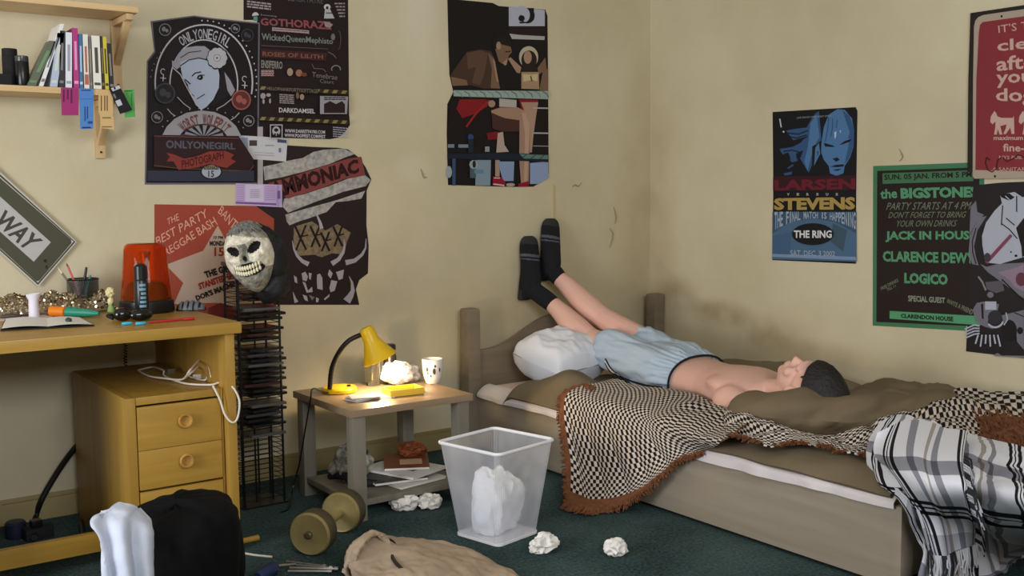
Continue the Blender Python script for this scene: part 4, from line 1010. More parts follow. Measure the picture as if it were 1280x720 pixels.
crumple('crumpled_tissue', p3_ + V(-.03, .03, 0), (.052, .04, .034), 31.0, 'crumpled tissue on the carpet under the side table, left half of a pair', 'tissue', mpap, amp=.7)
crumple('crumpled_tissue', p3_ + V(.05, -.005, 0), (.046, .038, .030), 35.0, 'crumpled tissue on the carpet under the side table, right half of a pair', 'tissue', mpap, amp=.7)

# ------------------------------------------------------------------ beige jacket on the floor
mco = M('beige_cotton', (166, 146, 124), .9, var=.06, scale=10, bump=.3, bscale=25)
jk = thing('jacket', 'beige cotton jacket dropped on the carpet in the foreground', 'jacket', atZ(520, 700, 0))
jr = [[atZ(440, 700, .005), atZ(462, 676, .02), atZ(505, 684, .015), atZ(560, 690, .01), atZ(610, 706, .006), atZ(650, 726, .004)],
      [atZ(436, 700, .06), atZ(464, 672, .11), atZ(508, 677, .075), atZ(560, 684, .05), atZ(612, 702, .03), atZ(655, 730, .02)],
      [atZ(440, 722, .07), atZ(470, 700, .08), atZ(515, 698, .09), atZ(565, 705, .06), atZ(615, 722, .04), atZ(660, 745, .03)],
      [atZ(438, 750, .05), atZ(480, 740, .06), atZ(520, 735, .07), atZ(570, 740, .05), atZ(620, 750, .04), atZ(665, 770, .03)],
      [atZ(438, 790, .01), atZ(480, 780, .01), atZ(520, 780, .01), atZ(570, 780, .01), atZ(620, 785, .01), atZ(668, 790, .01)]]
jf = wrinkled(patch(jr), .019, 7, 6, up=(0, 0, 1))
def jfn(u, v):
    q = jf(u, v); q.z = max(q.z, .010); return q
MB().grid(jfn, 110, 80, thick=.006).build('body', mco, jk)
cl = [[atZ(444, 712, .05), atZ(448, 690, .12), atZ(470, 668, .135), atZ(488, 682, .10)], [atZ(430, 716, .05), atZ(434, 686, .11), atZ(462, 664, .14), atZ(486, 674, .11)], [atZ(440, 730, .02), atZ(430, 700, .06), atZ(455, 676, .07), atZ(484, 684, .05)]]
cf_ = wrinkled(patch(cl), .008, 20, 2)
MB().grid(cf_, 50, 26, thick=.006).build('collar', mco, jk)
MB().tube([jfn(.28, .2) + V(0, 0, .004), jfn(.33, .32) + V(0, 0, .004), jfn(.30, .48) + V(0, 0, .004), jfn(.33, .62) + V(0, 0, .004)], .006, 6, smooth=8).build('seam_binding', mblackm, jk)
# ------------------------------------------------------------------ things on the desk
# gold sequinned scarf heaped along the back of the desk
mseq = M('sequins', (196, 176, 140), .16, metal=1.0, var=.35, scale=160, bump=1.0, bscale=190)
def seqfn(u, v):
    x = .50 + u * .50; y = 3.775 + v * .120
    e = math.sin(math.pi * min(1, max(0, v))) ** .6
    h = (.052 * gs(x, 0, .70, 0, .15, 1) + .034 * gs(x, 0, .88, 0, .10, 1) + .030 * gs(x, 0, .965, 0, .05, 1) + .010) * e * (1 + .35 * noise.fractal(Vector((x * 16, y * 22, 3)), .9, 2, 3)) 
    ef = min(1, u / .05, (1 - u) / .05)
    return (x, y + .012 * noise.noise(Vector((x * 14, v * 3, 0))), DT + .003 + max(0, h) * ef)
sq_ = thing('sequin_scarf', 'silver-gold sequinned scarf heaped along the back of the desk', 'scarf', (.75, 3.79, DT))
MB().grid(seqfn, 160, 50, thick=.002).build('cloth', M('scarf_cloth', (120, 104, 78), .7), sq_)
g = MB(); rs_ = random.Random(8)
for i in range(2600):
    u, v = rs_.random(), rs_.uniform(.0, .95); q = Vector(seqfn(u, v)); a = Vector(seqfn(min(1, u + .01), v)) - q; b_ = Vector(seqfn(u, min(1, v + .02))) - q
    nn = a.cross(b_).normalized() + Vector((rs_.uniform(-.7, .7), rs_.uniform(-.7, .7), rs_.uniform(-.7, .7))); nn.normalize(); t1 = nn.orthogonal().normalized(); t2 = nn.cross(t1); r = rs_.uniform(.0028, .0048)
    q = q + Vector((0, 0, .003)); g.add([q + t1 * (r * math.cos(k * 1.047)) + t2 * (r * math.sin(k * 1.047)) for k in range(6)], [tuple(range(6))], 0 if rs_.random() < .6 else 1)
tag(g.build('sequins', [M('sequin_silver', (226, 214, 196), .14, metal=1.0), M('sequin_gold', (196, 178, 146), .16, metal=1.0)], sq_, smooth=False), kind='stuff')
# notebook
nbk = thing('notebook', 'open white notebook lying at the front left of the desk', 'notebook', atZ(58, 408, DT))
q = [atZ(2, 414, DT), atZ(60, 411, DT), atZ(116, 408, DT), atZ(100, 399, DT), atZ(58, 400, DT), atZ(8, 401, DT)]
def pageblock(a, b_, c_, d, h0, h1):
    def fn(u, v):
        p = a.lerp(b_, u).lerp(d.lerp(c_, u), v); return p + V(0, 0, .004 + h0 * (1 - u) + h1 * u + .004 * math.sin(math.pi * u))
    g = MB().grid(fn, 14, 4); return g
g = pageblock(q[0], q[1], q[4], q[5], .004, .003); g.add(pageblock(q[1], q[2], q[3], q[4], .003, .002).v, pageblock(q[1], q[2], q[3], q[4], .003, .002).f)
for a, b_ in ((q[0], q[1]), (q[1], q[2]), (q[2], q[3]), (q[3], q[4]), (q[4], q[5]), (q[5], q[0])):
    pass
g.build('pages', mpap, nbk)
g = MB(); cvp = [q[0] + V(-.004, -.004, 0), q[1] + V(0, -.004, 0), q[2] + V(.004, -.004, 0), q[3] + V(.004, .003, 0), q[4] + V(0, .003, 0), q[5] + V(-.004, .003, 0)]
g.loft([[p + V(0, 0, .0008) for p in cvp], [p + V(0, 0, .0038) for p in cvp]]); g.build('cover', mblackm, nbk)
c = atZ(86, 403, DT + .008)
crumple('small_cap', c + V(0, 0, .0015), (.009, .012, .007), 3, 'small dark green cap on the notebook page', 'cap', M('dark_green_plastic', (50, 66, 60), .4), amp=.2)
tag(MB().box(atZ(20, 398, DT) + V(0, 0, .0012), (.20, .10, .0016), rz=.1).build('paper_sheet', M('pale_pink_paper', (224, 196, 190), .8)), 'pale pink sheet of paper behind the notebook', 'paper')
sp = atZ(12, 398, DT)
t = thing('spoon', 'dull metal spoon lying behind the notebook', 'spoon', sp); msteel = M('dull_steel', (120, 112, 104), .35, metal=.8)
MB().ball(sp + V(0, 0, .009), (.034, .020, .007), n=16).build('bowl', msteel, t); MB().tube([sp + V(.03, 0, .009), sp + V(.07, .01, .007), sp + V(.11, .015, .007)], [.004, .003, .004], 8).build('handle', msteel, t)
# white cup / candle stub
cu = atZ(43, 398, DT); mwp = M('white_plastic', (226, 222, 232), .45)
tag(MB().lathe([(0, 0), (.017, 0), (.017, .003), (.0155, .06), (.020, .068), (.024, .080), (.022, .080), (.014, .062), (0, .060)], Matrix.Translation(cu + V(0, 0, .002)), 24).build('white_beaker', mwp), 'white flared beaker standing behind the notebook', 'beaker')
# orange / green glue bottle lying down
ob = atZ(64, 396, DT) + V(0, 0, .019); oe = atZ(124, 397, DT) + V(0, 0, .014)
mor = M('orange_plastic', (222, 122, 28), .4); mgr = M('sea_green_plastic', (40, 132, 108), .4)
t = thing('glue_bottle', 'sea-green bottle with an orange cap lying on the desk', 'bottle', ob)
dd = (oe - ob).normalized(); Lg = (oe - ob).length
MB().tube([ob, ob + dd * .002, ob + dd * .055, ob + dd * .058], [.012, .019, .018, .014], 14).build('cap', mor, t)
MB().tube([ob + dd * .0585, ob + dd * .062, ob + dd * (Lg * .75), ob + dd * Lg], [.012, .0175, .014, .006], 14).build('body', mgr, t)
# wire pen pot
pc = atZ(105, 391, DT) + V(0, -.01, .0005); pc = Vector((.880, 3.675, DT + .0005)); pc = atZ(105, 388, DT); s_ = pxm(pc); rp_ = 18.5 / s_; hp_ = 39 / s_
pot = thing('pen_pot', 'black wire-mesh pen pot on the desk below the road sign', 'pen pot', pc)
wm = bpy.data.materials.new('fine_black_mesh'); wm.use_nodes = True; nt = wm.node_tree; pb = nt.nodes['Principled BSDF']; pb.inputs['Base Color'].default_value = lin((22, 21, 22)); pb.inputs['Roughness'].default_value = .4
uvn = nt.nodes.new('ShaderNodeUVMap'); uvn.uv_map = 'UVMap'; ck = nt.nodes.new('ShaderNodeTexChecker'); ck.inputs['Scale'].default_value = 60; nt.links.new(uvn.outputs[0], ck.inputs['Vector'])
mrr = nt.nodes.new('ShaderNodeMapRange'); mrr.inputs[3].default_value = .95; mrr.inputs[4].default_value = .15; nt.links.new(ck.outputs['Fac'], mrr.inputs[0]); nt.links.new(mrr.outputs[0], pb.inputs['Alpha'])
MB().grid(lambda u, v: pc + V(rp_ * math.cos(2 * math.pi * u), rp_ * math.sin(2 * math.pi * u), .002 + v * hp_), 40, 6, uvs=(1.4, .5)).build('mesh_wall', wm, pot)
g = MB()
for zz in (.003, hp_): g.tube([pc + V(rp_ * math.cos(a * math.pi / 16), rp_ * math.sin(a * math.pi / 16), zz + .001) for a in range(33)], .0028, 6, cap=False)
g.build('rim', mblackp, pot)
MB().lathe([(0, .0), (rp_ - .003, .0), (rp_ - .003, .002), (0, .002)], Matrix.Translation(pc), 30).build('base', mblackp, pot)
def stick(name, lab, cat, foot, tippx, r, mats, cuts, Y=None):
    a = pc + V(*foot); tp = atY(tippx[0], tippx[1], Y or pc.y); d = tp - a; L = d.length; d.normalize(); t = thing(name, lab, cat, a, 'pens and brushes in the pen pot')
    prev = 0
    for i, (f_, nm, mt, r0, r1) in enumerate(cuts):
        MB().tube([a + d * (L * prev + (.0003 if i else 0)), a + d * (L * f_)], [r0, r1], 10).build(nm, mt, t); prev = f_
mred = M('red_paint', (196, 66, 60), .4); mbl = M('blue_plastic', (40, 60, 120), .4); mgrn = M('teal_plastic', (50, 130, 124), .4); mbrs = M('bristle_dark', (34, 28, 26), .9)
stick('paint_brush', 'thin paintbrush with a pale tip leaning furthest left in the pen pot', 'paintbrush', (.014, -.006, .004), (72, 334), .003, None, [(.62, 'handle', M('brush_handle', (150, 120, 90), .5), .003, .0035), (.86, 'ferrule', M('ferrule', (170, 160, 150), .3, metal=.8), .004, .004), (1, 'bristles', M('bristle_pale', (214, 200, 180), .9), .004, .001)])
stick('pencil', 'pink-red pencil leaning left in the pen pot', 'pencil', (.010, .012, .004), (83, 329), .0035, None, [(.94, 'shaft', M('pink_pencil', (206, 104, 96), .45), .0036, .0036), (1, 'tip', M('pencil_tip', (120, 60, 56), .6), .0034, .001)])
stick('pen', 'black pen standing nearly upright in the pen pot', 'pen', (-.012, .004, .004), (108, 334), .0045, None, [(.6, 'barrel', mblackp, .0045, .0045), (1, 'pen_cap', mblackp, .0052, .0042)])
stick('pen', 'teal pen, shortest in the pen pot, leaning right', 'pen', (-.008, -.012, .004), (113, 344), .004, None, [(.7, 'barrel', mgrn, .004, .004), (1, 'pen_cap', mgrn, .0045, .0035)])
stick('pen', 'blue pen sunk inside the pen pot behind the mesh', 'pen', (-.016, .010, .004), (106, 350), .004, None, [(.7, 'barrel', mbl, .004, .004), (1, 'pen_cap', mbl, .0045, .0035)])
# little figurine with a cream head
fg = atZ(139, 391, DT) 
t = thing('figurine', 'small cream flower-headed figurine on the desk beside the red beacon', 'figurine', fg); sF = pxm(fg)
mcr = M('cream_plastic', (226, 214, 160), .5, bump=.5, bscale=90); mlg = M('pale_green_plastic', (150, 182, 110), .5)
MB().lathe([(0, 0), (.012, 0), (.014, .004), (.009, .02), (.006, .026), (0, .027)], Matrix.Translation(fg + V(0, 0, .001)), 16).build('base', mlg, t)
MB().ball(fg + V(0, 0, .040), (.011, .010, .0145), nz=.15, n=16).build('body', mcr, t)
g = MB()
for i in range(16):
    a = i * 2.4; b_ = -1 + 2 * (i + .5) / 16; rr_ = math.sqrt(1 - b_ * b_); g.ball(fg + V(.009 * rr_ * math.cos(a), .009 * rr_ * math.sin(a), .071 + .011 * b_), (.0085, .0085, .0085), n=10)
g.build('head', mcr, t)
# beacon lamp
be = atZ(184, 390, DT); sB = pxm(be); R0_, R1_, HB = 31 / sB, 24 / sB, 86 / sB
bea = thing('beacon_light', 'amber-red rotating beacon light standing on the desk', 'beacon', be)
mbea = bpy.data.materials.new('amber_red_lens'); mbea.use_nodes = True; nt = mbea.node_tree; pb = nt.nodes['Principled BSDF']
pb.inputs['Base Color'].default_value = lin((238, 124, 44)); pb.inputs['Roughness'].default_value = .06; pb.inputs['Transmission Weight'].default_value = .92; pb.inputs['IOR'].default_value = 1.2
Mb = Matrix.Translation(be + V(0, 0, .001))
MB().lathe([(R0_ + .004, 0), (R0_ + .006, .003), (R0_ + .004, .040), (R0_ - .001, .044), (0, .044)], Mb, 40).build('base', mblackp, bea)
zb = .0445
MB().lathe([(R0_ - .001, zb), (R0_ * .97, zb + .02), (R1_ + .003, HB - .020), (R1_ - .001, HB - .008), (R1_ - .010, HB - .001), (0, HB), (0, HB - .003), (R1_ - .012, HB - .004), (R1_ - .004, HB - .012), (R1_, HB - .022), (R0_ * .97 - .003, zb + .02), (R0_ - .004, zb)], Mb, 40).build('lens', mbea, bea)
MB().lathe([(0, zb + .0005), (R0_ * .86, zb + .0005), (R0_ * .86, zb + .012), (R0_ * .80, zb + .042), (R0_ * .6, zb + .060), (0, zb + .061)], Mb, 24).build('motor_housing', M('beacon_dark', (30, 18, 16), .5), bea)
MB().lathe([(0, zb + .062), (.010, zb + .062), (.016, HB - .05), (.020, HB - .03), (0, HB - .025)], Mb, 16).build('reflector', M('beacon_reflector', (220, 180, 160), .1, metal=1.0), bea)
# deodorant spray in front of the beacon
spc = atZ(178, 399, DT); sS = pxm(spc); rS = 8.3 / sS
t = thing('spray_can', 'black and blue-grey spray can standing before the red beacon', 'spray can', spc)
hS = 70 / sS
MB().lathe([(rS * .9, 0), (rS, .003), (rS, hS * .68), (rS * .93, hS * .70)], Matrix.Translation(spc + V(0, 0, .001)), 24).build('body', M('spray_black', (24, 28, 32), .3), t)
MB().lathe([(rS * .9, hS * .7005), (rS * .99, hS * .71), (rS * .96, hS * .94), (rS * .5, hS * .985), (0, hS)], Matrix.Translation(spc + V(0, 0, .001)), 24).build('cap', mblackp, t)
g = MB(); tocam = (CAM - spc); tocam.z = 0; tocam.normalize(); sdv = tocam.cross(V(0, 0, 1))
mlab = M('spray_label', (112, 150, 166), .4)
for i in range(7):
    zz = hS * (.14 + i * .075)
    for a0_, a1_ in ((-.7, .05 + .35 * ((i * 3) % 4) / 4),):
        P_ = []
        for k in range(9):
            an = a0_ + (a1_ - a0_) * k / 8; d = tocam * math.cos(an) - sdv * -math.sin(an); P_.append(spc + d * (rS + .0006) + V(0, 0, .001 + zz))
        g.add([p for p in P_] + [p + V(0, 0, hS * .045) for p in P_], [(k, k + 1, k + 10, k + 9) for k in range(8)])
g.build('label', mlab, t)
# black shiny goggles
gc = atZ(164, 402, DT)
t = thing('goggles', 'glossy black goggles lying in front of the spray can', 'goggles', gc); mgl = M('gloss_black', (12, 12, 13), .08, spec=.6); sG = pxm(gc)
g = MB(); g.ball(gc + V(-.022, .012, .024), (.030, .020, .022), n=22); g.build('lens', mgl, t)
g = MB(); g.ball(gc + V(.030, -.004, .020), (.038, .020, .019), n=22); g.build('lens', mgl, t)
MB().tube([gc + V(-.05, .02, .012), gc + V(-.06, .04, .02), gc + V(-.02, .065, .014), gc + V(.04, .055, .012), gc + V(.066, .03, .012), gc + V(.062, .01, .016)], .006, 8, smooth=8).build('strap', mblackm, t)
mcy = M('cyan_plastic', (60, 176, 206), .35)
for px_, lab in ((159, 'left of two small cyan earplugs at the desk front edge'), (176, 'right of two small cyan earplugs at the desk front edge')):
    c = atZ(px_, 406.5, DT); tag(MB().tube([c + V(-.016, 0, .0055), c + V(-.013, 0, .0055), c + V(.010, .002, .0055), c + V(.015, .002, .0055)], [.003, .0052, .0052, .0035], 10).build('earplug', mcy), lab, 'earplug', 'cyan earplugs on the desk')
ra, rb_ = atZ(185, 405, DT), atZ(243, 400, DT); ra.z += .0055; rb_.z += .0055; dd = (rb_ - ra)
t = thing('red_pen', 'red pen lying along the front of the desk', 'pen', ra); mrp = M('red_plastic', (176, 36, 40), .35)
MB().tube([ra, ra + dd * .05, ra + dd * .75], [.0015, .0035, .004], 10).build('barrel', mrp, t); MB().tube([ra + dd * .752, ra + dd * .77, ra + dd], [.004, .0052, .0048], 10).build('pen_cap', mrp, t)
tag(MB().box(atZ(196, 401, DT) + V(0, 0, .0012), (.075, .035, .0016), rz=.2).build('card', M('olive_card', (92, 104, 56), .5)), 'olive green card lying before the spray can', 'card')
# ribbed grey and black shoe-like case
rc = atZ(239, 388, DT)
t = thing('glasses_case', 'grey and black ribbed case lying at the right end of the desk', 'case', rc); Rr = Matrix.Rotation(math.radians(-38), 4, 'Z')
g = MB()
def case(u, v):
    a = (u - .5) * 2; w_ = v * math.pi; r = .027 * (1 - abs(a) ** 3.2) ** .5
    q = Vector((a * .052, math.cos(w_) * r, .004 + math.sin(w_) * r * 1.1 * (1 + .10 * math.cos(u * 34)))); return rc + (Rr @ q)
g.grid(case, 60, 20, mfun=lambda u, v: 1 if math.cos(u * 34) < -.35 else 0); g.build('shell', [M('case_grey', (104, 106, 112), .45), mblackp], t)
MB().loft([[rc + (Rr @ Vector((.054 * math.cos(a * .2618) * 1.0, .028 * math.sin(a * .2618), zz))) for a in range(24)] for zz in (.0006, .004)]).build('sole', mblackp, t)

# ------------------------------------------------------------------ cables under the desk
mcab = M('white_cable', (214, 204, 186), .5)
mblc = M('black_cable', (18, 18, 19), .45)
wc = thing('white_cable', 'tangle of white cable with a small adapter on top of the drawer unit', 'cable', (1.05, 3.45, CT))
z_ = CT + .006
P1 = [atZ(172, 463, z_), atZ(190, 459, z_), atZ(204, 463, z_ + .01), atZ(206, 470, z_), atZ(230, 479, z_), atZ(262, 481, z_), atY(276, 478, 3.235), atY(289, 482, 3.17), atY(299, 500, 3.15), atY(297, 522, 3.15), atY(290, 528, 3.15), atY(281, 518, 3.16), atY(275, 500, 3.17), atY(266, 482, 3.185)]
P2 = [atZ(172, 463, z_), atZ(186, 470, z_), atZ(206, 473, z_ + .004), atZ(228, 474, z_ + .01), atZ(238, 462, z_ + .05), atZ(250, 450, z_ + .055), atZ(260, 456, z_ + .05), atZ(264, 472, z_ + .012)]
P3 = [atZ(230, 474, z_), atZ(240, 465, z_ + .03), atZ(252, 456, z_ + .03), atZ(258, 464, z_ + .02), atZ(256, 475, z_), atZ(236, 470, z_), atZ(246, 463, z_ + .01), atZ(262, 470, z_ + .006)]
for P_ in (P1, P2, P3): MB().tube(P_, .0033, 8, smooth=8).build('lead', mcab, wc)
MB().box(atZ(252, 473, CT) + V(0, 0, .009), (.055, .022, .016), rz=.3, bev=.003).build('adapter', mcab, wc)
MB().box(atZ(212, 467, CT) + V(0, 0, .009), (.028, .028, .018), rz=.2, bev=.002).build('plug', M('plug_brown', (96, 84, 70), .5), wc)
t = thing('coiled_cord', 'thin black coiled cord hanging down the wall under the desk', 'cord', atY(158, 432, 3.87))
ca, cb = atY(157, 425, 3.88), atY(157, 460, 3.88); n_ = 120
MB().tube([ca.lerp(cb, i / n_) + V(.006 * math.cos(i * .52), .006 * math.sin(i * .52), 0) for i in range(n_ + 1)], .0017, 5).build('coil', mblc, t)
tag(MB().tube([atY(108, 545, 3.86), atY(92, 562, 3.88), atY(72, 590, 3.90), atY(52, 625, 3.905), atY(44, 650, 3.90), atZ(43, 672, .02)], .0105, 10, smooth=10).build('power_cable', mblc), 'thick black power cable curving down the wall left of the drawers', 'cable')
tag(MB().tube([atY(112, 615, 3.88), atY(104, 628, 3.89), atY(101, 645, 3.895), atZ(104, 668, .012)], .009, 10, smooth=8).build('power_cable', mblc), 'short black power cable dropping to the floor tight against the drawers', 'cable')
t = thing('extension_socket', 'dark plug and extension socket on the floor under the desk', 'socket', atZ(45, 672, 0)); c = atZ(48, 673, 0)
MB().box(c + V(0, 0, .022), (.09, .05, .040), rz=.1, bev=.006).build('body', mblackm, t); MB().box(c + V(-.005, 0, .054), (.035, .03, .024), rz=.1, bev=.005).build('plug', mblackp, t)
c = atZ(20, 672, 0); tag(MB().lathe([(0, 0), (.030, 0), (.033, .006), (.033, .05), (.028, .056), (0, .057)], Matrix.Translation(c + V(0, 0, .001)), 24).build('tape_roll', M('navy_plastic', (28, 34, 52), .5)), 'dark navy tub on the floor under the desk, left of the cable', 'tub')

# ------------------------------------------------------------------ bag with a white garment in the foreground
bgc = Vector((.875, 2.82, 0))
mbag = M('black_nylon', (9, 9, 10), .85, bump=.4, bscale=18, spec=.15)
bag = thing('holdall_bag', 'black nylon bag slumped on the floor before the drawer unit', 'bag', bgc)
def bagfn(u, v):
    a = u * 2 * math.pi; s_ = v
    prof = [(.20, 0), (.225, .05), (.225, .15), (.215, .23), (.18, .275), (.08, .297), (0, .300)]
    P_ = csamp([Vector((r, z, 0)) for r, z in prof], s_)
    k = 1 + .10 * noise.fractal(Vector((math.cos(a) * 2, math.sin(a) * 2, s_ * 3)), .9, 2, 3)
    q = Vector((math.cos(a) * P_.x * .82 * k, math.sin(a) * P_.x * .72 * k, max(0.001, P_.y * (1 + .06 * math.cos(a - .5)) + .014 * noise.noise(Vector((math.cos(a) * 3, math.sin(a) * 3, s_ * 4))) * s_)))
    return bgc + q
MB().grid(bagfn, 80, 46).build('body', mbag, bag)
MB().tube([bgc + V(.03, -.02, .290), bgc + V(.085, -.035, .283), atY(262, 655, 2.80), atY(285, 680, 2.80), atY(298, 715, 2.79), atY(296, 745, 2.79)], [.014] * 6, 8, smooth=8).build('strap', mbag, bag)
mwc = M('white_cotton', (196, 202, 218), .85, bump=.3, bscale=22)
gr = [[atY(128, 640, 2.74), atY(150, 633, 2.76), atY(172, 637, 2.76), atY(184, 650, 2.75)],
      [atY(112, 652, 2.70), atY(140, 650, 2.69), atY(166, 652, 2.68), atY(188, 664, 2.70)],
      [atY(122, 672, 2.67), atY(145, 680, 2.65), atY(168, 682, 2.65), atY(190, 690, 2.67)],
      [atY(128, 700, 2.65), atY(148, 705, 2.63), atY(170, 708, 2.63), atY(190, 712, 2.65)],
      [atY(130, 740, 2.645), atY(150, 745, 2.625), atY(170, 746, 2.625), atY(188, 745, 2.645)]]
gf0 = wrinkled(patch(gr), .007, 9, 8)
def gf(u, v):
    q = gf0(u, v); return q + V(0, -.016, 0) * math.sin(u * 15 + 1.5 * math.sin(v * 3))
tag(MB().grid(gf, 60, 70, thick=.008).build('white_garment', mwc), 'white cotton garment tossed over the black bag', 'garment')
# blue handle, steel tools, wooden stick
bh = atZ(345, 708, .022); bh2 = atZ(322, 722, .022)
t = thing('screwdriver', 'dark blue handled tool lying on the carpet before the dumbbell', 'tool', (bh.x, bh.y, 0))
mnb = M('navy_grip', (30, 46, 84), .5)
MB().tube([bh2, bh2.lerp(bh, .1), bh2.lerp(bh, .8), bh + V(.0, 0, 0)], [.014, .020, .021, .012], 14).build('grip', mnb, t)
MB().tube([bh + V(.001, .001, 0), bh.lerp(atZ(372, 705, .012), .9)], [.006, .004], 10).build('shaft', M('steel', (170, 170, 172), .3, metal=.9), t)
for i, (x0, y0, x1, y1, lab) in enumerate(((358, 702, 404, 708, 'uppermost steel spanner rod on the carpet beside the blue handle'), (360, 706, 412, 710, 'second steel spanner rod from the top beside the blue handle'), (362, 710, 418, 711, 'third steel spanner rod from the top, reaching furthest right'), (360, 714, 410, 714, 'lowest steel spanner rod beside the blue handle'))):
    a, b_ = atZ(x0, y0, .008), atZ(x1, y1, .008); t = thing('spanner', lab, 'spanner', (a.x, a.y, 0), 'steel spanners on the carpet')
    MB().tube([a, b_], .0042, 8).build('rod', M('steel', (170, 170, 172), .3, metal=.9), t)
    dn_ = (b_ - a).normalized(); MB().tube([b_ + dn_ * .0003, b_ + dn_ * .012], [.0075, .0065], 8).build('head', M('steel', (170, 170, 172), .3, metal=.9), t)
a, b_ = atZ(296, 678, .011), atZ(323, 672, .011)
tag(MB().tube([a, b_], .010, 10).build('wooden_stick', mpine), 'short wooden stick lying on the floor beside the desk panel', 'stick')
tag(MB().tube([atZ(302, 691, .004), atZ(320, 694, .004), atZ(340, 696, .004)], .0035, 6, smooth=4).build('cord', mcab), 'short pale cord on the carpet left of the blue handle', 'cord')
# ------------------------------------------------------------------ posters, signs and tickets: printed sheets on the walls
_tc = {}
def tmesh(s, bold=0.0, shear=0.0):
    key = (s, bold, shear)
    if key in _tc: return _tc[key]
    cu = bpy.data.curves.new('t', 'FONT'); cu.body = s; cu.size = 1.0; cu.offset = bold; cu.resolution_u = 2; cu.shear = shear; cu.fill_mode = 'FRONT'
    o = bpy.data.objects.new('t', cu); COL.objects.link(o)
    dg = bpy.context.evaluated_depsgraph_get(); dg.update()
    me = bpy.data.meshes.new_from_object(o.evaluated_get(dg))
    vs = [(v.co.x, v.co.y) for v in me.vertices]; fs = [tuple(p.vertices) for p in me.polygons]
    bpy.data.objects.remove(o); bpy.data.curves.remove(cu); bpy.data.meshes.remove(me)
    x0 = min(v[0] for v in vs); x1 = max(v[0] for v in vs); y0 = min(v[1] for v in vs); y1 = max(v[1] for v in vs)
    r = ([((x - x0) / (x1 - x0), (y - y0) / (y1 - y0)) for x, y in vs], fs); _tc[key] = r; return r
class Sheet:
    """a flat printed sheet lying on the plane x = k or y = k; artwork is given at photo pixels and laid onto that plane"""
    def __init__(s, axis, k, sx=1.0, ox=0.0, oy=0.0):
        s.axis = axis; s.k = k; s.g = MB(); s.off = 0.0; s.mats = []; s.names = {}; s.sx = sx; s.ox = ox; s.oy = oy
    def frame(s, ox, oy, sc): s.ox, s.oy, s.sx = ox, oy, sc; return s      # read-off frame of the artwork
    def P(s, q, off=None):
        x = s.ox + q[0] / s.sx; y = s.oy + q[1] / s.sx; o = s.off if off is None else off
        return atY(x, y, s.k - o) if s.axis == 'A' else atX(x, y, s.k - o)
    def mi(s, c, rough=.5, **kw):
        if not isinstance(c, tuple): mt = c
        else: mt = M('print_%d_%d_%d' % c, c, rough, spec=.22)
        if mt.name not in s.names: s.names[mt.name] = len(s.mats); s.mats.append(mt)
        return s.names[mt.name]
    def base(s, pts, c, th=.0012):
        m_ = s.mi(c); a = [s.P(q, th) for q in pts]; b_ = [s.P(q, .0002) for q in pts]; n = len(pts)
        s.g.add(a + b_, [tuple(range(n)), tuple(reversed(range(n, 2 * n)))] + [(i, i + n, (i + 1) % n + n, (i + 1) % n) for i in range(n)], m_); s.off = th; return s
    def up(s): s.off += .00012
    def poly(s, pts, c): s.up(); s.g.add([s.P(q) for q in pts], [tuple(range(len(pts)))], s.mi(c)); return s
    def rect(s, x0, y0, x1, y1, c): return s.poly([(x0, y0), (x1, y0), (x1, y1), (x0, y1)], c)
    def ell(s, cx, cy, rx, ry, c, n=28, a0=0, a1=360): return s.poly([(cx + rx * math.cos(math.radians(a0 + (a1 - a0) * i / n)), cy + ry * math.sin(math.radians(a0 + (a1 - a0) * i / n))) for i in range(n)], c)
    def line(s, pts, w, c):
        s.up(); m_ = s.mi(c); L = []; Rr = []
        for i, q in enumerate(pts):
            a = Vector(pts[max(i - 1, 0)]); b_ = Vector(pts[min(i + 1, len(pts) - 1)]); d = (b_ - a); d = d.normalized() if d.length else Vector((1, 0)); nn = Vector((-d.y, d.x)) * w / 2
            L.append(s.P(Vector(q) + nn)); Rr.append(s.P(Vector(q) - nn))
        n = len(pts); s.g.add(L + Rr, [(i, i + 1, i + 1 + n, i + n) for i in range(n - 1)], m_); return s
    def arc(s, cx, cy, rx, ry, a0, a1, w, c, n=36):
        return s.line([(cx + rx * math.cos(math.radians(a0 + (a1 - a0) * i / n)), cy + ry * math.sin(math.radians(a0 + (a1 - a0) * i / n))) for i in range(n + 1)], w, c)
    def text(s, t, q, c, bold=0.0, shear=0.0):
        """q = four corners TL, TR, BR, BL or (x0, y0, x1, y1)"""
        if len(q) == 4 and not isinstance(q[0], (tuple, list)): q = [(q[0], q[1]), (q[2], q[1]), (q[2], q[3]), (q[0], q[3])]
        vs, fs = tmesh(t, bold, shear); s.up(); q = [Vector(k) for k in q]
        s.g.add([s.P(q[3].lerp(q[2], u).lerp(q[0].lerp(q[1], u), v)) for u, v in vs], fs, s.mi(c)); return s
    def arctext(s, t, cx, cy, r0, r1, a0, a1, c, bold=0.0, kx=1.0):
        n = len(t)
        for i, ch in enumerate(t):
            if ch == ' ': continue
            nw = .34 if ch in 'I1.!' else 0
            b0 = math.radians(a0 + (a1 - a0) * (i + .06 + nw) / n); b1 = math.radians(a0 + (a1 - a0) * (i + .94 - nw) / n)
            f = lambda r, b_: (cx + kx * r * math.cos(b_), cy + r * math.sin(b_)); s.text(ch, [f(r1, b0), f(r1, b1), f(r0, b1), f(r0, b0)], c, bold)
        return s
    def bars(s, x0, y0, x1, rows, dy, h, c, seed=1, slope=0.0):
        r_ = random.Random(seed)
        for k in range(rows):
            x = x0; y = y0 + k * dy
            while x < x1 - 2:
                w_ = r_.uniform(3, 9) * h * .5; xe = min(x1, x + w_); s.poly([(x, y + slope * (x - x0)), (xe, y + slope * (xe - x0)), (xe, y + h + slope * (xe - x0)), (x, y + h + slope * (x - x0))], c); x = xe + h * .5
        return s
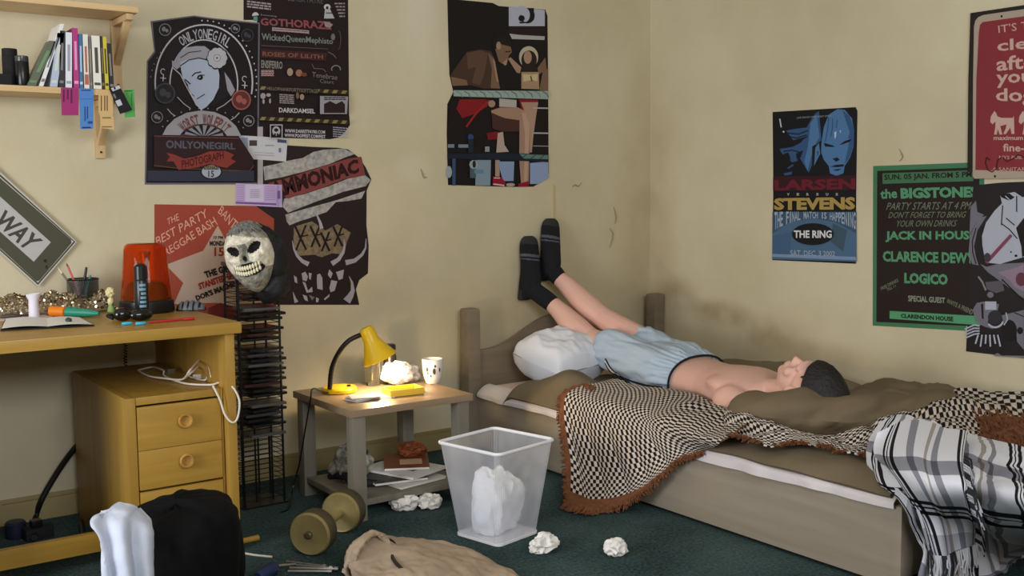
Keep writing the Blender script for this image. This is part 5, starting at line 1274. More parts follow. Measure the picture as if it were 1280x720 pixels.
    def done(s, name, lab, cat, group=None, parent=None):
        o = s.g.build(name, s.mats, parent, smooth=False); return tag(o, lab, cat, group) if parent is None else o
K0 = (26, 18, 20); W0 = (176, 176, 186)
# --- portrait poster in a thin grey border
p = Sheet('A', WY).frame(175, 15, 6.5437)
p.base([(85, 75), (440, 28), (600, 50), (980, 88), (968, 1410), (38, 1412), (55, 400), (115, 320)], (104, 98, 108))
p.poly([(103, 85), (440, 38), (600, 60), (968, 98), (955, 1395), (52, 1396), (66, 405), (125, 330)], K0)
P1 = (190, 184, 190)
p.arc(522, 575, 398, 470, 170, 372, 12, P1); p.arc(522, 590, 277, 362, 175, 370, 10, P1)
p.arctext('ONLYONEGIRL', 522, 588, 368, 452, 236, 308, (172, 170, 178), .01, .86)
for i in range(18):
    a = math.radians(-90 + i * 6.2 - 2); p.ell(522 + 432 * math.cos(a), 575 + 505 * math.sin(a), 6, 7, P1, 8)
for i in range(7):
    a = math.radians(188 + i * 7); p.ell(522 + 438 * math.cos(a), 590 + 440 * math.sin(a), 4, 5, (140, 134, 140), 8)
# hair, face, flower
FA = (166, 176, 196); HA = (150, 148, 158)
p.poly([(300, 370), (330, 320), (380, 290), (460, 278), (530, 280), (570, 310), (560, 370), (520, 395), (440, 400), (380, 420), (340, 440), (300, 470), (262, 440), (262, 395), (285, 405)], HA)
p.poly([(330, 410), (400, 385), (480, 380), (560, 400), (640, 470), (650, 520), (645, 620), (600, 715), (545, 775), (505, 800), (455, 760), (420, 680), (392, 610), (350, 540), (335, 470)], FA)
p.poly([(660, 480), (700, 480), (760, 560), (780, 640), (700, 700), (660, 720), (610, 760), (560, 800), (620, 700), (648, 620)], (28, 24, 28))
p.poly([(690, 490), (740, 560), (778, 640), (745, 690), (715, 640)], (150, 146, 156))
p.line([(425, 525), (450, 500), (500, 490)], 10, K0); p.ell(492, 535, 24, 22, K0, 16); p.ell(486, 532, 8, 8, (200, 206, 216), 10); p.line([(465, 545), (500, 515), (530, 518)], 8, K0)
p.line([(365, 550), (385, 565), (412, 590)], 10, K0); p.line([(362, 560), (395, 605)], 7, K0); p.line([(465, 712), (500, 690), (530, 672)], 7, K0); p.line([(425, 672), (445, 690)], 5, K0)
p.line([(262, 450), (330, 510), (380, 610), (440, 720), (505, 806)], 7, P1); p.line([(330, 440), (400, 392), (480, 376), (545, 390)], 8, K0); p.line([(330, 375), (400, 330), (500, 318)], 6, K0)
for i in range(10):
    a = i * math.pi / 5; p.ell(635 + 60 * math.cos(a), 378 + 62 * math.sin(a), 32, 34, (28, 24, 28), 14)
for i in range(10):
    a = i * math.pi / 5; p.ell(632 + 52 * math.cos(a), 376 + 54 * math.sin(a), 30, 32, (176, 174, 180), 14)
p.ell(630, 376, 36, 36, (186, 184, 190)); p.arc(630, 376, 28, 28, 0, 360, 5, (110, 104, 110)); p.ell(630, 376, 10, 10, (110, 104, 110), 12)
# badges
for (x, y, r, c1, c2) in ((205, 145, 50, (120, 118, 124), K0), (780, 135, 38, (120, 118, 124), K0), (878, 190, 52, (58, 58, 66), K0), (205, 665, 84, (64, 64, 70), (34, 32, 36)), (828, 720, 80, (150, 84, 76), (92, 42, 40)), (140, 860, 48, (120, 116, 118), K0), (890, 890, 46, (130, 126, 128), K0)):
    p.ell(x, y, r, r * 1.02, c1); p.ell(x, y, r * .86, r * .88, c2); p.ell(x - r * .2, y - r * .1, r * .34, r * .4, c1, 12); p.ell(x + r * .3, y + r * .15, r * .26, r * .3, c1, 12)
for (x, y) in ((188, 515), (855, 575)):
    p.arc(x, y - 28, 18, 22, 90, 330, 6, P1, 12); p.line([(x + 4, y - 6), (x, y + 52)], 7, P1); p.line([(x - 22, y + 24), (x + 24, y + 28)], 6, P1)
# lower half fan and banner (frame shifts to the second read-off)
p.frame(175, 120, 6.0)
p.poly([(168, 292), (200, 230), (260, 170), (350, 125), (460, 108), (560, 120), (650, 160), (720, 225), (760, 300)], (150, 146, 150))
p.poly([(300, 292), (340, 245), (410, 215), (480, 208), (560, 220), (620, 255), (655, 302)], K0)
for i in range(7):
    a0 = math.radians(195 + i * 24); a1 = math.radians(195 + i * 24 + 13); p.poly([(478, 310), (478 + 150 * math.cos(a0), 310 + 92 * math.sin(a0) * 1.0), (478 + 150 * math.cos(a1), 310 + 92 * math.sin(a1))], (136, 134, 142))
p.arctext('WORST WOLFPIT', 476, 420, 200, 286, 226, 318, (110, 62, 58), .03, 1.0)
for (x0, y0, x1, y1) in ((280, 8, 380, 95), (575, 98, 690, 20), (205, 95, 265, 150), (680, 180, 745, 125)): p.line([(x0, y0), ((x0 + x1) / 2, (y0 + y1) / 2 + 8), (x1, y1)], 7, (160, 156, 160))
for i in range(12):
    a = math.radians(205 + i * 12); p.ell(470 + 330 * math.cos(a), 330 + 238 * math.sin(a), 5, 5, (150, 146, 150), 8)
p.poly([(105, 293), (740, 300), (850, 470), (850, 540), (820, 562), (105, 535)], (44, 22, 24)); p.line([(105, 520), (300, 545), (820, 562), (855, 520)], 4, (120, 76, 50))
p.line([(105, 300), (740, 318)], 5, (110, 70, 54))
p.text('ONLYONEGIRL', [(195, 330), (715, 352), (715, 402), (195, 392)], (84, 82, 92), .03)
p.poly([(198, 425), (260, 440), (330, 470), (420, 455), (520, 415), (640, 412), (705, 440), (680, 470), (720, 490), (650, 540), (520, 510), (430, 535), (290, 555), (250, 490), (200, 490), (225, 455)], (128, 52, 44))
p.text('PHOTOGRAPH', [(310, 482), (625, 415), (630, 470), (315, 545)], (58, 18, 18), .02)
p.rect(55, 560, 855, 640, (46, 48, 62)); p.ell(535, 570, 84, 54, (30, 26, 30), 20); p.ell(535, 568, 72, 48, (160, 164, 176), 20)
p.rect(478, 525, 590, 552, (40, 36, 40)); p.text('SEASON', (484, 529, 584, 548), (160, 150, 110)); p.text('15', (512, 560, 556, 608), (36, 34, 44), .02)
p.done('poster', 'black poster of a woman with a flower in her hair under an arched title', 'poster')
# --- line-up poster
p = Sheet('A', WY - .0002).frame(300, 0, 8.0)
p.base([(35, -110), (1080, -110), (1088, 700), (1090, 1130), (1100, 1250), (1050, 1320), (985, 1375), (900, 1392), (170, 1372), (170, 200), (35, 200)], (34, 22, 24), .0008)
G1 = (160, 150, 152); RZ = (140, 74, 80)
p.bars(70, 5, 310, 3, 26, 15, G1, 3, .12); p.text('BLACK FAYRE', [(480, -60), (830, -20), (830, 40), (480, 10)], (84, 78, 80), .02)
p.ell(155, 160, 34, 38, (190, 190, 190), 16, 180, 360); p.rect(135, 165, 175, 210, (90, 140, 130))
p.ell(872, 70, 34, 30, (190, 188, 190), 14); p.poly([(850, 90), (900, 90), (945, 185), (840, 185)], (176, 174, 178)); p.ell(872, 78, 14, 16, (40, 30, 30), 10); p.rect(860, 125, 920, 135, (40, 30, 30))
for k in range(5): p.bars(945 + k * 12, 28 + k * 32, 1050, 1, 20, 14, (150, 140, 142), k + 3)
p.text('Presenting', [(208, 142), (365, 156), (365, 172), (208, 158)], G1)
p.text('GOTHORAZE', [(205, 178), (905, 215), (915, 298), (205, 252)], RZ, .03)
p.poly([(840, 215), (890, 225), (930, 245), (900, 280), (850, 265)], (150, 130, 134))
p.poly([(322, 272), (690, 305), (690, 340), (322, 312)], (176, 150, 152)); p.bars(330, 284, 680, 2, 22, 8, (60, 40, 42), 9, .08)
p.text('WickedQueenMephisto', [(215, 330), (930, 385), (930, 460), (215, 420)], (120, 126, 122), .02)
p.line([(215, 455), (880, 490)], 4, (110, 100, 100)); p.ell(930, 370, 22, 34, (110, 106, 104), 12); p.arc(985, 400, 22, 90, -100, 100, 7, (80, 76, 74)); p.line([(880, 520), (930, 545), (960, 580)], 10, (96, 90, 90))
p.poly([(210, 490), (870, 530), (860, 610), (210, 575)], (62, 30, 28)); p.text('ROSES OF LILITH', [(225, 515), (830, 548), (830, 590), (225, 560)], (126, 82, 74), .02)
p.text('ENSIFERRO', [(212, 600), (425, 615), (425, 692), (212, 680)], (130, 126, 120), .03); p.bars(212, 700, 340, 5, 13, 8, (190, 150, 152), 4)
p.ell(500, 720, 30, 40, (160, 140, 122), 12); p.ell(590, 730, 34, 36, (150, 104, 82), 12); p.ell(640, 745, 30, 20, (110, 60, 46), 12)
p.arc(960, 690, 44, 34, 150, 380, 10, (130, 124, 124)); p.text('Tenebrae', [(720, 720), (980, 750), (970, 800), (720, 770)], (120, 112, 112)); p.text('Court', [(800, 790), (940, 805), (935, 840), (800, 828)], (120, 112, 112))
p.line([(720, 640), (740, 685), (830, 690), (860, 720)], 5, (120, 112, 112))
def hazard(y0, y1, h, yl):
    p.poly([(195, y0), (1085, y1), (1085, y1 + h), (195, y0 + h)], (56, 40, 22))
    for k in range(10):
        x = 200 + k * 90; yy = y0 + (y1 - y0) * (x - 195) / 890; p.poly([(x + 18, yy + 3), (x + 62, yy + 5), (x + 42, yy + h - 3), (x - 2, yy + h - 5)], (132, 122, 76))
hazard(860, 905, 40, 0); p.poly([(260, 862), (780, 890), (780, 945), (260, 905)], (34, 22, 24)); p.text('HELLOPHANKPORTYSOFTTAGE', [(270, 868), (775, 893), (775, 932), (270, 898)], (130, 118, 96))
p.ell(230, 960, 26, 30, G1, 12); p.ell(285, 950, 24, 18, G1, 12); p.ell(235, 1015, 12, 24, G1, 10); p.ell(300, 1010, 10, 26, G1, 10)
p.bars(395, 940, 540, 5, 20, 12, (150, 140, 140), 12, .05); p.ell(620, 970, 22, 30, (150, 128, 112), 12); p.ell(575, 955, 16, 34, (120, 90, 74), 12)
p.text('DARKDAMSEL', [(390, 1075), (750, 1090), (750, 1135), (390, 1125)], (196, 188, 190), .02)
p.poly([(800, 960), (1080, 965), (1070, 1140), (800, 1140)], (150, 146, 152)); p.poly([(840, 1040), (900, 1010), (960, 1040), (1020, 1010), (1050, 1045), (1050, 1130), (840, 1130)], (44, 26, 28)); p.bars(840, 970, 1060, 2, 18, 10, K0, 6)
hazard(1165, 1205, 40, 0)
p.rect(300, 1245, 425, 1385, (190, 186, 190)); p.rect(308, 1253, 417, 1377, K0); p.ell(362, 1310, 40, 48, (170, 166, 170), 14); p.ell(362, 1300, 22, 18, K0, 12); p.ell(350, 1345, 10, 14, K0, 8); p.ell(376, 1345, 10, 14, K0, 8)
p.text('WWW.DARKETFAYRE.COM', [(450, 1290), (850, 1305), (850, 1338), (450, 1325)], (196, 190, 194), .02); p.text('WWW.POOPFEST.COM/FEST', [(445, 1335), (855, 1350), (855, 1385), (445, 1368)], (196, 190, 194), .02)
p.bars(930, 1268, 1090, 5, 22, 9, (170, 166, 180), 21, .08)
p.done('poster', 'dark festival line-up poster with hazard stripes above two tickets', 'poster')
# --- red star party poster
p = Sheet('A', WY).frame(185, 245, 4.645)
RD = (152, 66, 50)
p.base([(37, 48), (745, 60), (745, 700), (37, 700)], RD, .0010)
p.poly([(405, 172), (470, 290), (640, 300), (560, 470), (700, 620), (480, 640), (400, 620), (150, 628), (205, 505), (103, 400), (320, 318)], (178, 156, 138))
p.poly([(420, 620), (545, 655), (640, 720), (340, 720), (350, 650)], (104, 34, 30))
LT = (214, 160, 138)
p.text('THE', [(110, 132), (175, 100), (182, 140), (112, 168)], LT); p.text('BEST PARTY', [(45, 240), (335, 72), (350, 120), (52, 290)], LT); p.text('REGGAE BASH', [(92, 310), (380, 120), (405, 165), (105, 350)], LT)
p.text('BANTEE', [(430, 55), (560, 190), (525, 235), (405, 95)], LT)
p.text('10 PM', (380, 232, 436, 250), (40, 26, 24), .03); p.text('MONDAY', (358, 260, 468, 290), (40, 26, 24), .05); p.text('15th', (385, 298, 500, 350), (136, 40, 34), .03)
p.text('THE GIRLS', [(322, 440), (500, 385), (512, 425), (336, 478)], (34, 24, 22), .06); p.text('STANSTED END', [(288, 508), (520, 430), (532, 468), (300, 545)], (140, 44, 36), .06); p.text("DOR'S MACHINE", [(272, 580), (530, 475), (545, 512), (284, 610)], (34, 24, 22), .06)
p.done('poster', 'red party poster with a cream star behind the desk', 'poster')
# --- torn ammoniac / ox skull poster
p = Sheet('A', WY - .0004).frame(285, 165, 6.0)
p.base([(215, 100), (450, 100), (640, 112), (820, 118), (900, 130), (980, 190), (1030, 260), (1075, 355), (1040, 440), (1038, 700), (1055, 850), (1050, 1060), (985, 1110), (960, 1180), (985, 1296), (340, 1296), (345, 650), (215, 560)], (38, 28, 28), .0010)
GC = (158, 154, 148)
gm = M('print_cracked_grey', (158, 154, 148), .6, var=.35, scale=60)
p.poly([(265, 260), (380, 235), (450, 215), (560, 195), (640, 150), (720, 132), (870, 125), (950, 165), (880, 190), (760, 240), (560, 300), (400, 340), (275, 362)], gm)
p.poly([(420, 500), (560, 470), (760, 405), (900, 350), (1030, 325), (1070, 360), (1035, 405), (860, 450), (640, 530), (450, 605), (410, 560)], gm)
p.poly([(430, 620), (600, 570), (820, 510), (1030, 440), (1000, 500), (880, 520), (810, 525), (740, 600), (600, 650), (540, 668), (460, 700), (440, 670)], gm)
p.poly([(300, 385), (480, 335), (700, 262), (900, 200), (1000, 185), (1030, 325), (880, 350), (700, 420), (450, 500), (415, 480)], (126, 62, 60))
tx0, ty0, tx1, ty1 = 300, 388, 990, 205
p.text('AMMONIAC', [(305, 380), (975, 200), (985, 305), (345, 505)], (44, 16, 18), .05)
# second read-off: lettering and skull
p.frame(340, 270, 6.0)
bm2 = M('print_tan_grunge', (120, 104, 78), .6, var=.4, scale=70)
p.poly([(165, 80), (300, 40), (400, 110), (490, 60), (590, 125), (560, 200), (540, 290), (450, 280), (370, 310), (320, 290), (180, 300), (160, 200)], bm2)
for x, y, s_ in ((215, 160, 1.15), (325, 150, 1.0), (400, 190, .9), (495, 150, .95)):
    p.line([(x - 38 * s_, y - 75 * s_), (x + 36 * s_, y + 82 * s_)], 17, (30, 18, 16)); p.line([(x + 34 * s_, y - 80 * s_), (x - 30 * s_, y + 84 * s_)], 15, (30, 18, 16)); p.line([(x - 14 * s_, y), (x + 50 * s_, y - 16 * s_)], 10, (30, 18, 16))
HN = (164, 160, 168)
def horn(pts, w0, w1):
    L = []; Rr = []; n = len(pts)
    for i, q in enumerate(pts):
        a = Vector(pts[max(i - 1, 0)]); b_ = Vector(pts[min(i + 1, n - 1)]); d = (b_ - a).normalized(); w_ = w0 + (w1 - w0) * i / (n - 1); nn = Vector((-d.y, d.x)) * w_ / 2; L.append(tuple(Vector(q) + nn)); Rr.append(tuple(Vector(q) - nn))
    p.poly(L + Rr[::-1], HN)
horn([(275, 362), (230, 340), (190, 300), (165, 250), (152, 185)], 36, 4); horn([(448, 358), (500, 325), (535, 270), (545, 220), (540, 175)], 38, 4)
horn([(552, 350), (620, 335), (675, 290), (702, 240), (706, 170)], 40, 5); horn([(560, 640), (588, 600), (606, 560), (600, 500), (578, 450)], 60, 3); horn([(184, 648), (170, 615), (158, 570)], 30, 3); horn([(372, 95), (362, 50), (340, 0), (322, -40)], 28, 4)
WB = (170, 166, 168)
for P_ in ([(222, 430), (250, 418), (270, 455), (258, 490), (230, 480)], [(275, 425), (298, 430), (290, 480), (278, 470)], [(338, 440), (360, 432), (378, 465), (380, 555), (340, 545), (336, 480)], [(228, 490), (250, 500), (270, 560), (300, 530), (305, 570), (260, 575)], [(430, 400), (455, 430), (440, 470), (418, 440)], [(480, 420), (540, 402), (530, 470), (500, 480)], [(430, 540), (445, 480), (490, 490), (470, 560), (440, 572)], [(330, 610), (352, 620), (345, 648), (330, 645)], [(390, 620), (432, 585), (430, 605), (395, 632)], [(230, 590), (262, 600), (270, 640), (245, 630)], [(163, 445), (185, 460), (190, 505), (170, 495)], [(275, 590), (320, 610), (300, 632)]): p.poly(P_, WB if len(P_) > 3 else (120, 116, 118))
p.done('poster', 'torn black poster with an ox skull and horns beside the skull mask', 'poster')
# --- tickets
p = Sheet('A', WY - .0030).frame(285, 165, 6.0)
p.base([(80, 25), (262, 35), (447, 52), (435, 222), (262, 208), (82, 200)], (196, 194, 198), .0006)
p.poly([(95, 40), (150, 43), (150, 170), (95, 165)], (140, 150, 172)); p.rect(160, 62, 218, 104, (70, 62, 58)); p.poly([(370, 54), (440, 60), (440, 84), (370, 78)], (70, 76, 110)); p.bars(200, 150, 350, 2, 18, 5, (180, 150, 150), 2, .05); p.text('1', (380, 120, 398, 152), (110, 112, 130)); p.bars(280, 98, 345, 1, 8, 6, (120, 118, 120), 3)
p.done('ticket', 'white paper ticket on the wall overlapping the portrait poster corner', 'ticket')
p = Sheet('A', WY - .0030).frame(285, 165, 6.0)
p.base([(58, 385), (405, 396), (408, 565), (55, 545)], (190, 168, 206), .0006)
p.rect(130, 395, 268, 520, (202, 192, 214)); p.poly([(58, 522), (362, 535), (362, 550), (58, 537)], (120, 80, 140)); p.bars(65, 400, 120, 8, 16, 4, (150, 122, 168), 5); p.bars(280, 408, 355, 7, 16, 4, (160, 134, 178), 7); p.rect(368, 400, 384, 558, (168, 140, 190)); p.bars(165, 430, 235, 5, 14, 4, (160, 146, 176), 8); p.rect(372, 440, 392, 500, (110, 86, 140))
p.done('ticket', 'lilac paper ticket on the wall just above the red star poster', 'ticket')
p = Sheet('A', WY - .0026).frame(285, 165, 6.0)
p.base([(222, -40), (262, -40), (262, 396), (222, 392)], (168, 160, 156), .0004)
p.done('tape_strip', 'pale vertical strip of tape running behind the two tickets', 'tape')
# --- boxing poster
p = Sheet('A', WY).frame(550, 0, 6.0)
p.base([(55, -10), (395, 22), (440, 45), (790, 72), (806, 120), (812, 690), (815, 1300), (780, 1330), (760, 1365), (700, 1400), (560, 1402), (60, 1388), (50, 1000), (55, 780), (100, 690), (70, 560), (62, 300)], (24, 20, 22), .0010)
p.poly([(516, 46), (786, 75), (786, 196), (516, 196)], (176, 178, 194)); p.text('J', [(590, 60), (705, 60), (705, 176), (590, 176)], (24, 22, 26), .0)
p.ell(655, 118, 56, 58, (24, 22, 26)); p.ell(640, 112, 34, 52, (176, 178, 194)); p.rect(590, 46, 640, 112, (176, 178, 194)); p.ell(612, 138, 24, 24, (24, 22, 26), 14)
p.poly([(516, 200), (790, 200), (790, 268), (516, 255)], (40, 26, 28)); p.poly([(520, 252), (600, 262), (786, 272), (784, 300), (540, 292)], (170, 168, 166))
SK = (120, 92, 72); SKD = (70, 50, 40); SKL = (158, 130, 108)
# ring girl
p.ell(665, 428, 72, 82, (184, 174, 150)); p.ell(668, 450, 58, 72, (40, 28, 26)); p.ell(658, 430, 30, 48, (164, 134, 112)); p.poly([(615, 470), (640, 500), (690, 500), (715, 470), (725, 560), (610, 560)], (40, 28, 26))
p.poly([(510, 440), (530, 430), (610, 505), (600, 550), (575, 545)], SKL); p.poly([(790, 430), (800, 520), (740, 560), (730, 510)], SK)
p.poly([(610, 540), (740, 540), (745, 670), (610, 665)], (164, 134, 106)); p.poly([(620, 555), (680, 560), (735, 555), (730, 610), (690, 600), (625, 612)], (196, 180, 136)); p.line([(680, 570), (690, 610)], 10, (90, 66, 50)); p.poly([(770, 540), (812, 510), (812, 690), (745, 675)], SK)
# boxer back, arm, head
p.poly([(80, 560), (200, 390), (300, 370), (380, 385), (410, 440), (440, 620), (450, 665), (320, 665), (300, 655), (85, 610)], SKD); p.poly([(200, 400), (300, 376), (360, 400), (330, 560), (300, 640), (240, 620), (270, 500), (210, 520)], (92, 68, 54)); p.poly([(360, 395), (405, 440), (440, 610), (450, 665), (380, 660), (390, 520)], SK); p.poly([(395, 440), (412, 460), (440, 620), (425, 610)], SKL)
p.poly([(80, 575), (200, 600), (210, 640), (95, 645)], SK)
p.ell(465, 330, 70, 62, (30, 24, 24)); p.poly([(415, 370), (450, 330), (530, 350), (540, 390), (515, 420), (505, 470), (470, 480), (440, 460)], SK); p.ell(440, 342, 18, 30, SKL, 14); p.poly([(470, 470), (505, 440), (500, 485), (485, 492)], SKL); p.line([(490, 390), (530, 385)], 8, (36, 26, 24))
# ropes and lower half
p.frame(550, 110, 5.3333)
p.poly([(170, 62), (330, 70), (335, 140), (200, 245), (120, 260), (60, 250), (62, 140)], (30, 18, 20)); p.poly([(130, 75), (310, 75), (320, 120), (240, 170), (150, 200), (110, 140)], (128, 24, 30)); p.line([(330, 80), (240, 170), (175, 260)], 12, (150, 34, 38))
p.poly([(525, 75), (655, 78), (650, 130), (610, 210), (545, 150)], (136, 24, 36))
p.poly([(340, 150), (400, 130), (520, 130), (580, 160), (602, 220), (600, 260), (592, 640), (540, 640), (528, 470), (530, 250), (430, 205), (350, 200)], (160, 128, 108)); p.poly([(345, 165), (430, 200), (530, 215), (530, 290), (420, 290), (350, 270)], (70, 44, 38)); p.poly([(545, 160), (590, 180), (598, 260), (580, 640), (560, 640), (566, 300)], (182, 150, 130))
p.poly([(540, 95), (655, 95), (640, 190), (625, 300), (612, 430), (598, 430), (600, 250)], (170, 138, 118))
p.poly([(395, 70), (510, 80), (510, 130), (395, 125)], (176, 168, 160)); p.ell(345, 105, 24, 24, SKL, 12)
p.poly([(310, 300), (385, 290), (380, 340), (320, 345)], (120, 20, 30))
p.poly([(385, 300), (420, 292), (430, 380), (460, 425), (375, 430)], (176, 158, 146)); p.rect(368, 480, 398, 590, (166, 138, 120))
for y in (133, 300, 386): p.line([(620, y), (725, y + 2)], 9 if y < 380 else 4, (170, 170, 172))
p.poly([(385, 490), (495, 490), (490, 620), (420, 620)], (130, 150, 184)); p.poly([(600, 500), (722, 490), (722, 600), (650, 640), (600, 640)], (140, 156, 190)); p.poly([(240, 480), (340, 480), (335, 650), (235, 650)], (126, 146, 160)); p.rect(200, 490, 240, 600, (70, 92, 100)); p.rect(82, 470, 104, 650, (54, 76, 110)); p.ell(60, 560, 20, 40, (150, 160, 164), 12)
p.ell(205, 328, 20, 22, (46, 70, 112), 12); p.rect(52, 375, 95, 398, (120, 132, 144)); p.rect(122, 376, 192, 398, (120, 132, 144)); p.ell(225, 510, 30, 30, (150, 160, 160), 10); p.ell(228, 508, 12, 26, (30, 34, 36), 8); p.rect(228, 545, 290, 570, (100, 130, 146)); p.rect(300, 390, 330, 425, (140, 146, 150)); p.rect(188, 340, 222, 430, (30, 40, 50))
p.poly([(50, 440), (400, 432), (722, 442), (722, 495), (400, 478), (50, 470)], (26, 34, 46))
p.poly([(530, 440), (722, 448), (720, 475), (560, 470)], (96, 124, 116)); p.line([(545, 470), (580, 440)], 5, (36, 60, 60)); p.line([(600, 475), (640, 444)], 5, (36, 60, 60)); p.line([(660, 478), (695, 448)], 5, (36, 60, 60))
p.poly([(352, 590), (410, 595), (440, 635), (420, 655), (350, 650)], (140, 22, 40)); p.line([(355, 640), (430, 650)], 8, (200, 190, 190)); p.line([(360, 600), (400, 600)], 7, (200, 190, 190)); p.poly([(520, 640), (590, 620), (592, 655), (525, 658)], (136, 22, 38)); p.ell(470, 645, 30, 12, (170, 150, 140), 12)
p.poly([(90, 15), (725, 20), (725, 75), (90, 55)], (150, 166, 158))
for k in range(12): p.line([(110 + k * 52, 22), (140 + k * 52, 38), (150 + k * 52, 62)], 7, (86, 116, 110) if k % 2 else (112, 140, 132))
p.done('poster', 'torn boxing-ring poster with a seated boxer and ring girl above the bed', 'poster')
# --- blue match poster (right wall)
p = Sheet('B', WX).frame(955, 125, 6.546)
p.base([(70, 98), (750, 58), (765, 90), (755, 700), (752, 1340), (68, 1310), (76, 700)], (22, 22, 28), .0010)
BL = (76, 116, 160); BL2 = (52, 84, 124); BD = (20, 24, 34)
p.poly([(180, 250), (260, 235), (350, 225), (380, 170), (420, 110), (450, 90), (470, 330), (440, 350), (420, 400), (390, 540), (365, 595), (320, 520), (290, 470), (270, 500), (230, 510), (190, 470), (140, 430), (130, 400), (230, 385), (300, 350), (340, 300), (240, 330)], BL2)
p.poly([(380, 190), (430, 120), (455, 300), (420, 360), (385, 470), (355, 580), (330, 500), (360, 380)], BL)
for P_ in ([(190, 270), (280, 280), (360, 250)], [(200, 300), (270, 312), (350, 285)], [(245, 350), (300, 335), (355, 295)], [(160, 420), (230, 410), (300, 430)]): p.line(P_, 9, BD)
p.poly([(260, 440), (320, 410), (300, 470), (270, 490)], BD); p.poly([(160, 440), (200, 430), (220, 490), (190, 480)], BD); p.line([(195, 560), (240, 530)], 12, BL2); p.poly([(160, 600), (230, 585), (225, 610), (170, 618)], BL2)
p.poly([(470, 350), (490, 220), (530, 120), (600, 75), (660, 80), (720, 150), (738, 250), (735, 380), (700, 480), (660, 540), (650, 600), (590, 620), (540, 600), (530, 540), (490, 490), (468, 430)], BL)
p.poly([(640, 80), (700, 130), (738, 240), (735, 380), (690, 490), (660, 520), (690, 380), (700, 260)], BL2)
p.poly([(490, 350), (560, 370), (580, 385), (500, 382)], BD); p.poly([(615, 370), (660, 335), (718, 318), (705, 340), (650, 360)], BD); p.poly([(560, 480), (600, 470), (620, 490), (590, 505)], BD); p.poly([(540, 545), (590, 530), (655, 525), (650, 545), (590, 550)], BD); p.poly([(560, 572), (640, 560), (600, 580)], BD)
for P_ in ([(530, 140), (520, 250), (500, 340)], [(560, 150), (560, 230), (545, 300)], [(700, 180), (712, 260), (690, 310)], [(600, 160), (590, 230)]): p.line(P_, 8, BL2)
p.poly([(395, 380), (430, 360), (410, 540), (392, 545)], BD); p.poly([(420, 390), (450, 350), (460, 440), (410, 540)], BL); p.poly([(435, 420), (445, 420), (440, 470)], BD)
p.poly([(575, 265), (592, 255), (590, 300), (578, 320)], (180, 200, 220)); p.poly([(618, 250), (632, 246), (626, 275)], (150, 180, 210)); p.poly([(124, 155), (134, 152), (146, 222), (136, 225)], (190, 196, 206)); p.ell(160, 260, 8, 8, (190, 196, 206), 10)
p.text('LIVE SHOW! ONE NIGHT ONLY', [(270, 138), (550, 122), (550, 136), (270, 154)], (150, 156, 166))
p.poly([(74, 625), (752, 615), (752, 735), (74, 745)], (52, 24, 32)); p.text('LARSEN', [(85, 655), (745, 640), (745, 730), (85, 742)], (104, 28, 44), .04)
p.frame(955, 225, 6.2615)
for i, ch in enumerate('VERSUS'): p.text(ch, (180 + i * 76, 102, 200 + i * 76, 122), (170, 170, 160), .04)
p.text('STEVENS', [(78, 142), (714, 132), (714, 232), (78, 236)], (168, 142, 78), .05)
p.poly([(66, 250), (722, 248), (722, 640), (64, 620)], (58, 84, 108)); p.poly([(66, 420), (200, 330), (390, 300), (560, 330), (722, 420), (722, 640), (64, 620)], (74, 104, 134))
p.poly([(540, 340), (650, 390), (620, 560), (520, 480)], (62, 84, 100)); p.poly([(70, 440), (220, 400), (200, 600), (70, 610)], (66, 96, 128))
T_ = 'THE FINAL MATCH IS HAPPENING'
for i, ch in enumerate(T_):
    if ch == ' ': continue
    u = (i + (.28 if ch == 'I' else 0)) / len(T_); u1 = (i + (.62 if ch == 'I' else .9)) / len(T_); f = lambda q: 250 - 4 * math.sin(q * 6.28); g_ = lambda q: 300 + 170 * (abs(q - .5) * 1.55) ** 2 * .9
    p.text(ch, [(82 + 638 * u, f(u)), (82 + 638 * u1, f(u1)), (82 + 638 * u1, g_(u1)), (82 + 638 * u, g_(u))], (158, 172, 190), .02)
p.ell(381, 424, 163, 86, (22, 22, 26)); p.text('THE RING', (234, 394, 530, 454), (214, 218, 222), .03)
p.poly([(66, 578), (722, 602), (722, 628), (66, 602)], (124, 146, 176)); p.text('SAT. DEC. 3 2002', [(205, 548), (556, 556), (556, 598), (205, 594)], (148, 162, 184), .02)
p.done('poster', 'blue match poster with two comic faces on the right wall', 'poster')
# --- green gig poster
p = Sheet('B', WX).frame(1085, 195, 6.5467)
GN = (64, 120, 84); GD = (34, 24, 24); GT = (84, 146, 108)
p.base([(42, 82), (950, 50), (952, 300), (800, 1430), (38, 1388)], GN, .0010)
p.poly([(75, 122), (912, 92), (905, 1395), (68, 1358)], GD)
p.poly([(118, 142), (862, 116), (862, 205), (120, 228)], (66, 112, 80)); p.text('SUN. 05 JAN. FROM 5 PM', [(132, 152), (848, 126), (848, 186), (134, 210)], (30, 26, 24), .03)
p.text('the', [(100, 275), (238, 262), (240, 345), (102, 352)], (84, 146, 108), .03); p.text('BIGSTONES', [(265, 262), (900, 248), (900, 338), (268, 350)], (84, 146, 108), .05)
TG = (112, 120, 100)
p.text('PARTY STARTS AT 4 PM', [(155, 382), (850, 374), (840, 436), (148, 442)], TG, 0, .25); p.text("DON'T FORGET TO BRING", [(172, 458), (808, 452), (798, 504), (165, 508)], TG, 0, .25); p.text('YOUR OWN DRINKS', [(240, 528), (730, 524), (722, 576), (233, 580)], TG, 0, .25)
p.text('JACK IN HOUSE', [(142, 615), (880, 612), (880, 704), (142, 706)], GT, .04)
p.frame(1085, 300, 6.0)
p.text('CLARENCE DEWY', [(110, 82), (800, 95), (800, 178), (112, 162)], GT, .04); p.text('LOGICO', [(272, 245), (598, 255), (598, 338), (272, 325)], GT, .05)
